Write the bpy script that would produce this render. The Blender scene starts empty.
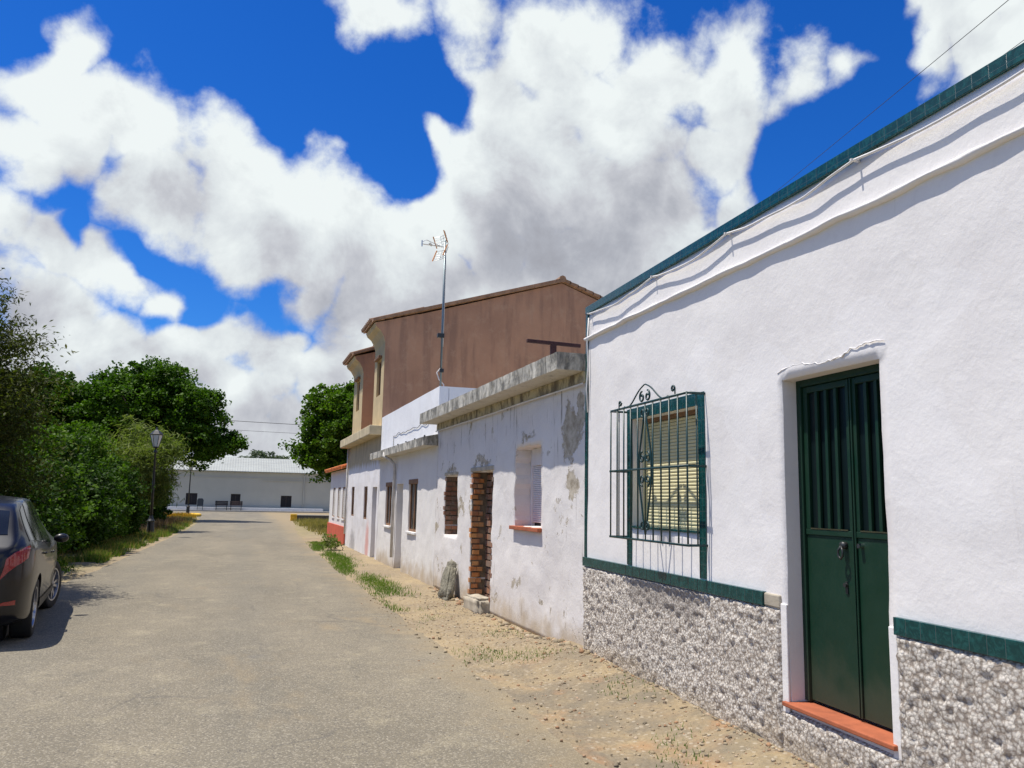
import bpy, bmesh, math, random
import numpy as np
from mathutils import Vector, Matrix, noise
R = math.radians
random.seed(7)
rng = np.random.default_rng(11)
scene = bpy.context.scene
col = scene.collection

# ------------------------------------------------------------------ node helpers
class NT:
    def __init__(s, tree):
        s.t = tree; s.n = tree.nodes; s.l = tree.links
    def new(s, typ, **kw):
        n = s.n.new(typ)
        for k, v in kw.items(): setattr(n, k, v)
        return n
    def put(s, sock, v):
        if v is None: return
        if isinstance(v, bpy.types.NodeSocket): s.l.new(v, sock)
        else:
            try: sock.default_value = v
            except Exception:
                if isinstance(v, (tuple, list)) and len(v) == 3: sock.default_value = (*v, 1)
                else: raise
    def math(s, op, a, b=None, c=None, clamp=False):
        n = s.new('ShaderNodeMath', operation=op, use_clamp=clamp)
        for i, v in enumerate((a, b, c)): s.put(n.inputs[i], v)
        return n.outputs[0]
    def vmath(s, op, a, b=None, out=0):
        n = s.new('ShaderNodeVectorMath', operation=op)
        s.put(n.inputs[0], a)
        if b is not None: s.put(n.inputs[1], b)
        return n.outputs[out]
    def mapping(s, v, scale=(1, 1, 1), loc=(0, 0, 0)):
        n = s.new('ShaderNodeMapping'); s.put(n.inputs['Vector'], v)
        n.inputs['Scale'].default_value = scale; n.inputs['Location'].default_value = loc
        return n.outputs[0]
    def noise(s, v, scale, detail=4, rough=.55, dist=0., out=0):
        n = s.new('ShaderNodeTexNoise'); s.put(n.inputs['Vector'], v)
        n.inputs['Scale'].default_value = scale; n.inputs['Detail'].default_value = detail
        n.inputs['Roughness'].default_value = rough; n.inputs['Distortion'].default_value = dist
        return n.outputs[out]
    def voro(s, v, scale, feature='F1', out='Distance', rand=1.):
        n = s.new('ShaderNodeTexVoronoi', feature=feature); s.put(n.inputs['Vector'], v)
        n.inputs['Scale'].default_value = scale
        n.inputs['Randomness'].default_value = rand
        return n.outputs[out]
    def step(s, v, a, b):
        n = s.new('ShaderNodeMapRange', interpolation_type='SMOOTHSTEP'); s.put(n.inputs[0], v)
        n.inputs[1].default_value = a; n.inputs[2].default_value = b
        return n.outputs[0]
    def remap(s, v, a, b, c, d):
        n = s.new('ShaderNodeMapRange'); s.put(n.inputs[0], v)
        for i, q in enumerate((a, b, c, d)): n.inputs[1 + i].default_value = q
        return n.outputs[0]
    def mix(s, f, a, b, mode='MIX'):
        n = s.new('ShaderNodeMix', data_type='RGBA', blend_type=mode)
        s.put(n.inputs[0], f); s.put(n.inputs[6], a); s.put(n.inputs[7], b)
        return n.outputs[2]
    def ramp(s, v, stops):
        n = s.new('ShaderNodeValToRGB'); s.put(n.inputs[0], v)
        e = n.color_ramp.elements
        while len(e) > 1: e.remove(e[0])
        e[0].position = stops[0][0]; e[0].color = (*stops[0][1], 1)
        for p, c in stops[1:]:
            q = e.new(p); q.color = (*c, 1)
        return n.outputs[0]
    def sep(s, v):
        n = s.new('ShaderNodeSeparateXYZ'); s.put(n.inputs[0], v); return n.outputs
    def bump(s, h, strength=.3, dist=.01, normal=None):
        n = s.new('ShaderNodeBump'); s.put(n.inputs['Height'], h)
        n.inputs['Strength'].default_value = strength; n.inputs['Distance'].default_value = dist
        if normal is not None: s.l.new(normal, n.inputs['Normal'])
        return n.outputs[0]

MATS = {}
def material(name, fn):
    m = bpy.data.materials.new(name); m.use_nodes = True
    t = NT(m.node_tree)
    b = m.node_tree.nodes['Principled BSDF']
    tc = t.new('ShaderNodeTexCoord')
    fn(t, b, tc.outputs['Object'])
    MATS[name] = m
    return m
def c3(t, b, c): t.put(b.inputs['Base Color'], c if isinstance(c, bpy.types.NodeSocket) else (*c, 1))

def simple(name, colr, rough=.6, metal=0., var=.15, scale=6, bump=.0, bdist=.004, bscale=60, spec=.5, coat=0.):
    def f(t, b, o):
        n = t.noise(o, scale, 5)
        k = t.remap(n, .3, .7, 1 - var, 1 + var)
        base = t.mix(1., (*colr, 1), k, 'MULTIPLY')
        c3(t, b, base)
        b.inputs['Roughness'].default_value = rough; b.inputs['Metallic'].default_value = metal
        b.inputs['Specular IOR Level'].default_value = spec
        b.inputs['Coat Weight'].default_value = coat
        if bump: t.put(b.inputs['Normal'], t.bump(t.noise(o, bscale, 5), bump, bdist))
    return material(name, f)

def whitewash(name, base=(.8, .78, .8), stain=.0, peel=0., seedloc=(0, 0, 0), dirt=.5, bumpk=.5):
    # painted lime plaster: trowel waves, hairline dirt, rain streaks, peeled patches, splash-back dirt near the ground
    def f(t, b, o):
        p = t.mapping(o, (1, 1, 1), seedloc)
        x, y, z = t.sep(p); zz = t.sep(o)[2]
        big = t.noise(p, 1.3, 5, .6)
        fine = t.noise(p, 14, 6, .6)
        c = t.mix(t.step(big, .35, .7), (*base, 1), (base[0]*.93, base[1]*.925, base[2]*.93, 1))
        c = t.mix(t.math('MULTIPLY', t.step(fine, .5, .75), .25), c, (base[0]*.8, base[1]*.78, base[2]*.76, 1))
        st = t.noise(t.mapping(p, (7, 7, .55)), 1.6, 6, .62)
        mk = t.math('MULTIPLY', t.step(st, .60, .72), t.step(t.noise(p, 2.2, 3), .42, .6))
        if stain: c = t.mix(t.math('MULTIPLY', mk, stain), c, (.20, .17, .14, 1))
        hgt = t.math('ADD', t.math('MULTIPLY', t.noise(p, 2.3, 4), .9), 0)
        if peel:
            n1 = t.noise(p, 1.7, 10, .72, .4)
            m1 = t.step(n1, .66 - .10*peel, .675 - .10*peel)
            n2 = t.noise(t.mapping(p, (9, 9, 2.2)), 1.1, 7, .7)
            m2 = t.math('MULTIPLY', t.step(n2, .64, .67), t.step(t.noise(p, .8, 3), .45, .6))
            mm = t.math('MAXIMUM', m1, m2)
            wp = t.vmath('ADD', o, t.vmath('MULTIPLY', t.vmath('SUBTRACT', t.noise(o, 5, 8, .72, out='Color'), (.5, .5, .5)), (.45, .3, .75)))
            for (px_, pz_, rx_, rz_) in ((6.62, 2.36, .24, .34), (6.68, 1.80, .17, .20), (6.9, 2.55, .10, .3), (3.0, 2.2, .5, .07), (1.15, 2.12, .4, .07), (5.2, 2.45, .3, .05)):
                dd = t.vmath('DISTANCE', t.mapping(wp, (1/rx_, 0, 1/rz_)), (px_/rx_, 0, pz_/rz_), out='Value')
                mm = t.math('MAXIMUM', mm, t.step(dd, 1.0, .85))
            drip = t.math('MULTIPLY', t.step(t.noise(t.mapping(o, (9, 9, .8)), 1.3, 7, .65), .56, .66), t.step(t.math('ADD', zz, t.math('MULTIPLY', t.noise(o, 3, 4), .8)), 2.75, 3.1))
            c = t.mix(t.math('MULTIPLY', drip, .8), c, (.16, .135, .10, 1))
            spk = t.math('MULTIPLY', t.step(t.noise(t.mapping(o, (1, 1, .45)), 16, 8, .75), .64, .68), t.step(t.noise(o, 1.1, 4), .45, .6))
            c = t.mix(t.math('MULTIPLY', spk, .7), c, (.34, .28, .20, 1))
            pc = t.mix(t.step(t.noise(p, 9, 7, .7), .35, .65), (.24, .19, .115, 1), (.50, .44, .34, 1))
            c = t.mix(t.math('MULTIPLY', mm, .85), c, pc)
            hgt = t.math('SUBTRACT', hgt, t.math('MULTIPLY', mm, .6))
        rp = t.step(t.noise(t.mapping(p, (1, 1, 1.3), (6, 1, 2)), .75, 2, .4), .58, .585)
        c = t.mix(t.math('MULTIPLY', rp, .35), c, (base[0]*1.04, base[1]*1.05, base[2]*1.07, 1))
        # splash-back
        low = t.math('SUBTRACT', t.math('ADD', .35, t.math('MULTIPLY', t.noise(p, 3, 5), .9)), zz)
        ld = t.math('MULTIPLY', t.step(low, .35, .85), dirt)
        c = t.mix(ld, c, (.47, .38, .27, 1))
        c3(t, b, c)
        b.inputs['Roughness'].default_value = .85; b.inputs['Specular IOR Level'].default_value = .25
        h = t.math('ADD', hgt, t.math('MULTIPLY', t.noise(p, 38, 6, .65), .35))
        h = t.math('ADD', h, t.math('MULTIPLY', t.noise(p, 7, 4, .5, .6), .7))
        t.put(b.inputs['Normal'], t.bump(h, bumpk, .012))
    return material(name, f)

whitewash('lime_white', (.80, .77, .745), stain=.12, peel=0, dirt=.35, bumpk=.45)
whitewash('peeling_white', (.74, .705, .675), stain=.9, peel=.60, seedloc=(3.1, 0, 1.7), dirt=.9, bumpk=.7)
whitewash('old_white', (.76, .735, .705), stain=.25, peel=0., seedloc=(9, 0, 4), dirt=.9)
whitewash('far_white', (.73, .71, .69), stain=.35, peel=0., seedloc=(2, 0, 8), dirt=.7)
whitewash('clean_white', (.82, .82, .83), stain=.1, peel=0., seedloc=(5, 0, 2), dirt=0)

def f_ws(t, b, o):    # house with white ground floor and bare tan render above
    z = t.sep(o)[2]
    n = t.noise(o, 2.0, 5)
    m = t.step(t.math('ADD', z, t.math('MULTIPLY', t.noise(t.mapping(o, (3, 3, .6)), 1.5, 5), .5)), 2.72, 2.95)
    tan = t.mix(t.step(t.noise(t.mapping(o, (5, 5, .5)), 1.5, 6), .45, .7), (.52, .42, .26, 1), (.24, .19, .13, 1))
    w = t.mix(t.step(n, .35, .7), (.75, .73, .74, 1), (.68, .65, .64, 1))
    p = t.vmath('DISTANCE', t.mapping(o, (1, 0, .55)), (5.0, 0, .17), out='Value')
    red = t.step(t.math('ADD', p, t.math('MULTIPLY', t.noise(o, 5, 4), .3)), .62, .3)
    w = t.mix(t.math('MULTIPLY', red, .6), w, (.62, .16, .10, 1))
    p2 = t.vmath('DISTANCE', t.mapping(o, (.6, 0, .8)), (1.1, 0, .1), out='Value')
    gr = t.step(t.math('ADD', p2, t.math('MULTIPLY', t.noise(o, 6, 5), .5)), .75, .45)
    w = t.mix(t.math('MULTIPLY', gr, .7), w, (.27, .26, .27, 1))
    c3(t, b, t.mix(m, w, tan)); b.inputs['Roughness'].default_value = .9
    t.put(b.inputs['Normal'], t.bump(t.noise(o, 20, 6), .4, .01))
material('white_and_tan_render', f_ws)

def f_brown(t, b, o):
    n = t.noise(o, .7, 6, .6); s = t.noise(t.mapping(o, (3, 3, .35)), 1.5, 6)
    c = t.mix(t.step(n, .3, .7), (.46, .265, .17, 1), (.36, .205, .135, 1))
    c = t.mix(t.math('MULTIPLY', t.step(s, .45, .68), .5), c, (.20, .12, .09, 1))
    c = t.mix(t.math('MULTIPLY', t.step(t.noise(o, 2.2, 9, .75), .50, .66), .5), c, (.47, .31, .21, 1))
    c3(t, b, c); b.inputs['Roughness'].default_value = .92
    t.put(b.inputs['Normal'], t.bump(t.noise(o, 25, 6), .35, .01))
material('brown_render', f_brown)
simple('tan_render', (.55, .42, .23), .9, var=.14, scale=2, bump=.3, bscale=30)
simple('cream_ledge', (.52, .43, .27), .9, var=.25, scale=3, bump=.3, bscale=30)

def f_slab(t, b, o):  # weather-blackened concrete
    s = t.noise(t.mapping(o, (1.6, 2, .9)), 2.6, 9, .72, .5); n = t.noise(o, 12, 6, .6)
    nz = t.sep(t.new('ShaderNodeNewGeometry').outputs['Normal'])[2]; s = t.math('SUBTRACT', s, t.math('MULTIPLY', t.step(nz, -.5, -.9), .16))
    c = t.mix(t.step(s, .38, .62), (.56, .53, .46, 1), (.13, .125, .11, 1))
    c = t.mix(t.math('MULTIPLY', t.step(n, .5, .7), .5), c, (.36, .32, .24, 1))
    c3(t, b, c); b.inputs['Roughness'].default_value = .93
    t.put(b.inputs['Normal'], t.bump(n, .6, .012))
material('stained_concrete', f_slab)
def f_bandd(t, b, o):
    s = t.noise(t.mapping(o, (2, 2, 1.2)), 2.2, 9, .72, .4)
    c = t.mix(t.step(s, .42, .62), (.55, .47, .30, 1), (.16, .13, .09, 1))
    c3(t, b, c); b.inputs['Roughness'].default_value = .93
material('mouldy_band', f_bandd)

def f_rough(t, b, o):  # roughcast dado: pale pebble-dash with dark hollows of its own mortar
    v = t.voro(o, 46, 'F1'); n = t.noise(o, 38, 7, .75)
    k = t.step(t.math('ADD', t.math('MULTIPLY', v, .7), t.math('MULTIPLY', n, .8)), .62, .92)
    c = t.mix(k, (.68, .63, .56, 1), (.31, .26, .215, 1))
    c = t.mix(t.math('MULTIPLY', t.step(t.noise(o, 2.2, 5), .45, .7), .3), c, (.36, .31, .26, 1))
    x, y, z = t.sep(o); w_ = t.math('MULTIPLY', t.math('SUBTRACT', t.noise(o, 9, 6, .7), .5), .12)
    xx = t.math('ADD', x, w_); zz = t.math('ADD', z, w_)     # darker ragged-edged rectangle under the window
    dark_box = t.math('MULTIPLY', t.math('MULTIPLY', t.step(xx, 1.14, 1.20), t.step(xx, 2.50, 2.42)), t.step(zz, .71, .76))
    c = t.mix(t.math('MULTIPLY', dark_box, .55), c, (.20, .175, .16, 1))
    sp = t.step(t.math('SUBTRACT', z, t.math('MULTIPLY', t.noise(o, 2.5, 6), .35)), .10, -.05)
    c = t.mix(t.math('MULTIPLY', sp, .5), c, (.36, .28, .18, 1))
    c3(t, b, c); b.inputs['Roughness'].default_value = .9
    t.put(b.inputs['Normal'], t.bump(t.math('SUBTRACT', n, t.math('MULTIPLY', v, .6)), .9, .015))
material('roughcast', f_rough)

def tile_mat(name, c1, c2, w, rough=.25):
    def f(t, b, o):
        x, y, z = t.sep(o)
        fx = t.math('FRACT', t.math('DIVIDE', t.math('ADD', x, 50.01), w)); fz = t.math('FRACT', t.math('DIVIDE', t.math('ADD', z, 50.045), w))
        g = t.math('MAXIMUM', t.math('GREATER_THAN', fx, .965), t.math('GREATER_THAN', fz, .97))
        n = t.noise(o, 22, 6, .7, 1.2)
        c = t.mix(t.step(n, .42, .68), (*c1, 1), (*c2, 1))
        c = t.mix(t.math('MULTIPLY', g, .75), c, (.07, .10, .10, 1))
        c3(t, b, c); b.inputs['Roughness'].default_value = rough
        t.put(b.inputs['Normal'], t.bump(t.math('SUBTRACT', 1., g), .4, .003))
    return material(name, f)
tile_mat('green_tile', (.003, .040, .040), (.010, .085, .080), .10)
simple('jamb_mortar_mat', (.16, .12, .08), .95, var=.4, scale=12, bump=.6)
simple('bare_mortar', (.40, .35, .27), .9, var=.3, bump=.5)
simple('terracotta', (.36, .10, .042), .75, var=.2, scale=9, bump=.3)
simple('roof_tile_orange', (.62, .20, .06), .85, var=.3, scale=7, bump=.3)
simple('roof_tile_brown', (.30, .18, .11), .9, var=.3, scale=5, bump=.3)
simple('red_dado', (.50, .085, .04), .85, var=.15, scale=3, bump=.3)
def f_door(t, b, o):
    z = t.sep(o)[2]
    c = t.mix(t.noise(o, 2.5, 5), (.0030, .024, .011, 1), (.0045, .033, .016, 1))
    du = t.math('MULTIPLY', t.step(t.math('SUBTRACT', z, t.math('MULTIPLY', t.noise(o, 4, 6), .5)), .55, .25), .35)
    c = t.mix(du, c, (.09, .085, .055, 1))
    sc = t.step(t.noise(t.mapping(o, (14, 14, 2.2)), 2, 8, .75), .70, .73)
    c = t.mix(t.math('MULTIPLY', sc, .5), c, (.05, .09, .06, 1))
    c3(t, b, c); t.put(b.inputs['Roughness'], t.remap(t.noise(o, 5, 6, .7), .3, .7, .38, .7)); b.inputs['Specular IOR Level'].default_value = .35
    t.put(b.inputs['Normal'], t.bump(t.noise(o, 3.5, 4), .25, .01))
material('door_green', f_door)
simple('door_glass', (.004, .010, .010), .35, var=.1, scale=8, spec=.25)
simple('grille_green', (.004, .035, .037), .4, var=.1)
simple('brass', (.30, .26, .14), .35, 1.)
simple('dark_metal', (.02, .022, .022), .45, var=.1)
simple('galvanised', (.15, .19, .21), .4, .6, var=.15)
simple('alu', (.6, .6, .58), .4, .9)
simple('orange_plastic', (.75, .28, .05), .5)
simple('white_plastic', (.8, .8, .8), .5)
simple('grey_pipe', (.52, .49, .45), .7, var=.2)
simple('rust_iron', (.055, .02, .018), .8, var=.3, scale=20)
simple('dark_glass', (.010, .012, .016), .12, spec=.6)
simple('interior_dark', (.02, .018, .018), .9)
simple('frame_wood', (.23, .12, .06), .7, var=.25)
simple('pale_shutter', (.70, .68, .68), .6, var=.06)
simple('pale_door', (.58, .55, .54), .7, var=.1)
simple('cream_shutter', (.68, .62, .37), .6, var=.07, scale=3)
simple('white_sill', (.7, .68, .66), .8, var=.2)
simple('yellow_paint', (.72, .42, .03), .8, var=.35, scale=5)
simple('kerb_concrete', (.40, .38, .34), .9, var=.2, bump=.4)
simple('dark_stone', (.085, .08, .075), .9, var=.3, bump=.5)
simple('grey_stone', (.20, .185, .14), .95, var=.35, scale=14, bump=.9, bscale=25, bdist=.03)
simple('warehouse_wall', (.46, .445, .37), .9, var=.05, scale=.7, bump=.2)
simple('warehouse_base', (.6, .6, .6), .9, var=.1)
simple('bark', (.10, .075, .05), .95, var=.35, scale=12, bump=.9, bscale=18, bdist=.03)
simple('wood_dark', (.035, .022, .018), .7, var=.3)
simple('wood_brown', (.10, .065, .05), .7, var=.3)
simple('bin_blue', (.035, .045, .055), .5)
simple('cable_white', (.68, .66, .64), .7, var=.15)
simple('cable_black', (.012, .012, .014), .6)
simple('lamp_glass', (.55, .58, .56), .25, spec=.6)
simple('rubber', (.012, .012, .012), .8)
simple('rim_alloy', (.42, .42, .44), .32, .9, var=.05)
simple('trim_black', (.01, .01, .011), .55)
simple('chrome', (.6, .6, .62), .15, 1.)
def f_paint(t, b, o):
    n = t.noise(o, 3, 4)
    c3(t, b, t.mix(n, (.003, .003, .005, 1), (.006, .0055, .008, 1)))
    b.inputs['Roughness'].default_value = .35; b.inputs['Specular IOR Level'].default_value = .3
    b.inputs['Coat Weight'].default_value = .4; b.inputs['Coat Roughness'].default_value = .04
material('car_paint', f_paint)
simple('tail_red', (.26, .003, .006), .25, var=.1, coat=1.)
simple('head_clear', (.5, .5, .5), .1, coat=1.)
def f_metalroof(t, b, o):
    x = t.sep(o)[0]
    w = t.math('SINE', t.math('MULTIPLY', x, 24))
    n = t.noise(t.mapping(o, (.5, 2, 2)), 1.2, 5)
    c3(t, b, t.mix(t.step(n, .3, .7), (.36, .375, .345, 1), (.30, .31, .285, 1)))
    b.inputs['Roughness'].default_value = .6; b.inputs['Metallic'].default_value = .1
    t.put(b.inputs['Normal'], t.bump(w, .3, .02))
material('sheet_roof', f_metalroof)

def f_brick(t, b, o):
    r = t.new('ShaderNodeNewGeometry').outputs['Random Per Island']
    c = t.ramp(r, [(0, (.60, .27, .09)), (.3, (.46, .17, .06)), (.55, (.68, .36, .14)), (.8, (.26, .09, .05)), (1, (.62, .33, .15))])
    c = t.mix(t.math('MULTIPLY', t.step(t.noise(o, 14, 6), .45, .7), .55), c, (.42, .30, .20, 1))
    c3(t, b, c); b.inputs['Roughness'].default_value = .95
    t.put(b.inputs['Normal'], t.bump(t.noise(o, 60, 5), .7, .01))
material('hollow_brick', f_brick)
def f_brick2(t, b, o):  # darker copy of the brick, the doorway's shade put into its colour
    r = t.new('ShaderNodeNewGeometry').outputs['Random Per Island']
    c = t.ramp(r, [(0, (.26, .11, .06)), (.5, (.17, .09, .06)), (1, (.33, .15, .08))])
    c = t.mix(t.math('MULTIPLY', t.step(t.noise(o, 10, 6), .4, .65), .7), c, (.20, .17, .14, 1))
    c3(t, b, c); b.inputs['Roughness'].default_value = .95
material('shaded_brick', f_brick2)

def f_asphalt(t, b, o):
    x, y, z = t.sep(o)
    big = t.noise(t.mapping(o, (1, .35, 1)), .55, 6, .6)
    c = t.mix(t.step(big, .3, .7), (.215, .185, .132, 1), (.150, .131, .096, 1))
    med = t.noise(o, 2.3, 7, .65)
    c = t.mix(t.math('MULTIPLY', t.step(med, .5, .72), .45), c, (.33, .285, .19, 1))
    trk = t.math('MULTIPLY', t.step(t.math('ABSOLUTE', t.math('SUBTRACT', t.math('ABSOLUTE', t.math('ADD', t.math('ADD', x, .5), t.math('MULTIPLY', t.noise(o, .35, 3), .8))), 1.05)), .55, .05), .35)
    c = t.mix(trk, c, (.155, .142, .112, 1))
    wv = t.noise(t.mapping(o, (1, .5, 1), (1, 9, 0)), 1.6, 9, .75)
    c = t.mix(t.math('MULTIPLY', t.step(wv, .54, .62), .35), c, (.13, .118, .09, 1))
    # chippings
    v = t.voro(o, 95, 'F1', 'Color'); vg = t.sep(v)[0]
    c = t.mix(t.math('MULTIPLY', t.step(vg, .72, .95), .4), c, (.46, .41, .32, 1))
    c = t.mix(t.math('MULTIPLY', t.step(vg, .25, .05), .5), c, (.10, .095, .085, 1))
    sp = t.sep(t.voro(o, 30, 'F1', 'Color'))
    spd = t.voro(o, 30, 'F1')
    c = t.mix(t.math('MULTIPLY', t.math('MULTIPLY', t.step(sp[0], .86, .9), t.step(spd, .32, .18)), .8), c, (.08, .07, .06, 1))
    # blown sand thickest along the right-hand verge and thin patches over the carriageway
    edge = t.math('ADD', t.math('SUBTRACT', x, 2.1), t.math('MULTIPLY', t.math('SUBTRACT', t.noise(o, 1.1, 7, .65), .5), 2.4))
    sand = t.step(edge, -.6, .9)
    patch = t.math('MULTIPLY', t.step(t.noise(t.mapping(o, (1, .45, 1), (4, 2, 0)), .8, 7, .62), .57, .70), .6)
    fx = t.step(x, -2.5, 1.8)
    sand = t.math('MAXIMUM', t.math('MULTIPLY', sand, .9), t.math('MULTIPLY', patch, fx))
    sc = t.mix(t.noise(o, 3, 6), (.33, .25, .14, 1), (.24, .19, .12, 1))
    c = t.mix(sand, c, sc)
    # tar-dark damp patches and hairline cracks
    dk = t.step(t.noise(o, .9, 5, .5, .5), .66, .72)
    c = t.mix(t.math('MULTIPLY', dk, .35), c, (.13, .125, .115, 1))
    cr = t.voro(t.vmath('ADD', o, t.vmath('SCALE', t.noise(o, 1.5, 5, out='Color'), None)), .55, 'DISTANCE_TO_EDGE')
    crm = t.math('MULTIPLY', t.step(cr, .012, .004), t.step(t.noise(o, .5, 3), .5, .6))
    c = t.mix(t.math('MULTIPLY', crm, .5), c, (.11, .10, .085, 1))
    c3(t, b, c); b.inputs['Roughness'].default_value = .9; b.inputs['Specular IOR Level'].default_value = .3
    h = t.math('ADD', t.math('MULTIPLY', t.voro(o, 95), -.6), t.noise(o, 45, 5, .6))
    t.put(b.inputs['Normal'], t.bump(h, .55, .008))
material('old_asphalt', f_asphalt)
for n in MATS['old_asphalt'].node_tree.nodes:
    if n.type == 'VECT_MATH' and n.operation == 'SCALE': n.inputs['Scale'].default_value = .5

def f_ground(t, b, o):
    x, y, z = t.sep(o)
    n1 = t.noise(o, .8, 7, .62); n2 = t.noise(o, 4.5, 7, .65); n3 = t.noise(o, 26, 5, .65)
    c = t.mix(t.step(n1, .35, .65), (.33, .25, .14, 1), (.24, .185, .115, 1))
    c = t.mix(t.math('MULTIPLY', t.step(n2, .48, .68), .7), c, (.20, .155, .105, 1))
    c = t.mix(t.math('MULTIPLY', t.step(n3, .5, .7), .45), c, (.46, .38, .26, 1))
    nh = t.math('MULTIPLY', t.step(y, 9.5, 6.5), t.step(t.noise(o, 1.6, 8, .68), .38, .62))
    c = t.mix(t.math('MULTIPLY', nh, .75), c, (.17, .145, .105, 1))
    # reddish earth patches by the near house
    rd = t.math('MULTIPLY', t.step(t.noise(t.mapping(o, (1, 1, 1), (7, 3, 0)), 1.3, 6), .52, .66), t.step(y, 9, 6.5))
    c = t.mix(t.math('MULTIPLY', rd, .6), c, (.36, .19, .085, 1))
    st = t.sep(t.voro(o, 24, 'F1', 'Color')); sd = t.voro(o, 24)
    c = t.mix(t.math('MULTIPLY', t.math('MULTIPLY', t.step(st[0], .7, .8), t.step(sd, .42, .3)), .7), c, (.40, .34, .25, 1))
    gl = t.math('MULTIPLY', t.step(x, -2.6, -3.6), t.step(t.noise(o, 1.4, 6), .36, .6))
    c = t.mix(t.math('MULTIPLY', gl, .8), c, (.14, .15, .05, 1))
    far = t.step(y, 30, 42)
    c = t.mix(t.math('MULTIPLY', far, t.step(n2, .42, .6)), c, (.22, .19, .07, 1))
    c3(t, b, c); b.inputs['Roughness'].default_value = .95
    h = t.math('ADD', n3, t.math('MULTIPLY', t.math('MULTIPLY', sd, -1.), .8))
    t.put(b.inputs['Normal'], t.bump(h, .8, .02))
material('dry_earth', f_ground)
simple('pale_pavement', (.36, .34, .30), .9, var=.12, scale=1.2, bump=.3)

def f_pebble(t, b, o):
    r = t.new('ShaderNodeNewGeometry').outputs['Random Per Island']
    c = t.ramp(r, [(0, (.26, .20, .12)), (.3, (.36, .29, .19)), (.55, (.16, .13, .09)), (.75, (.34, .19, .10)), (1, (.44, .38, .28))])
    c3(t, b, c); b.inputs['Roughness'].default_value = .95
material('pebble', f_pebble)

def leaf_mat(name, stops, trans=.3):
    m = bpy.data.materials.new(name); m.use_nodes = True
    t = NT(m.node_tree); t.n.remove(m.node_tree.nodes['Principled BSDF'])
    r = t.new('ShaderNodeNewGeometry').outputs['Random Per Island']
    o = t.new('ShaderNodeTexCoord').outputs['Object']
    k = t.math('ADD', t.math('MULTIPLY', r, .6), t.math('MULTIPLY', t.math('SUBTRACT', t.noise(o, .9, 3), .3), 1.0), clamp=True)
    c = t.ramp(k, stops)
    d = t.new('ShaderNodeBsdfPrincipled'); t.put(d.inputs['Base Color'], c); d.inputs['Roughness'].default_value = .6
    d.inputs['Specular IOR Level'].default_value = .15
    tr = t.new('ShaderNodeBsdfTranslucent'); t.put(tr.inputs['Color'], t.mix(1., c, (1.2, 1.5, .5, 1), 'MULTIPLY'))
    mx = t.new('ShaderNodeMixShader'); mx.inputs[0].default_value = trans
    t.l.new(d.outputs[0], mx.inputs[1]); t.l.new(tr.outputs[0], mx.inputs[2])
    t.l.new(mx.outputs[0], t.n['Material Output'].inputs['Surface'])
    MATS[name] = m
leaf_mat('leaf_dark', [(0, (0.0071, 0.0210, 0.0021)), (.5, (0.027, 0.064, 0.0042)), (1, (0.075, 0.145, 0.010))], .25)
leaf_mat('leaf_big_tree', [(0, (0.0172, 0.0447, 0.0029)), (.5, (0.0432, 0.0972, 0.0058)), (1, (0.125, 0.22, 0.016))], .28)
leaf_mat('leaf_mid', [(0, (0.020, 0.050, 0.003)), (.5, (0.062, 0.125, 0.008)), (1, (0.16, 0.25, 0.022))], .3)
leaf_mat('leaf_olive', [(0, (0.0154, 0.0256, 0.0048)), (.5, (0.0486, 0.0538, 0.0096)), (.85, (0.0896, 0.1088, 0.0173)), (1, (0.1664, 0.0768, 0.0192))], .3)
leaf_mat('leaf_pale', [(0, (0.0663, 0.0868, 0.0238)), (.5, (0.1326, 0.1684, 0.0425)), (1, (0.2652, 0.2856, 0.0935))], .35)
leaf_mat('leaf_grey', [(0, (0.0500, 0.0750, 0.0450)), (1, (0.1300, 0.1600, 0.1000))], .2)
leaf_mat('grass_green', [(0, (0.0500, 0.1000, 0.0120)), (.5, (0.1000, 0.1800, 0.0250)), (1, (0.2200, 0.2600, 0.0600))], .4)
leaf_mat('grass_dry', [(0, (0.1000, 0.1100, 0.0250)), (.5, (0.2800, 0.2200, 0.0700)), (1, (0.4500, 0.3400, 0.1400))], .3)
leaf_mat('brush_dry', [(0, (0.0500, 0.0300, 0.0200)), (.5, (0.1200, 0.0700, 0.0400)), (1, (0.2200, 0.1500, 0.0700))], .1)
leaf_mat('flower_bed', [(0, (0.1000, 0.1100, 0.0200)), (.5, (0.4500, 0.2200, 0.0200)), (1, (0.6500, 0.3800, 0.0400))], .3)

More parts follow.
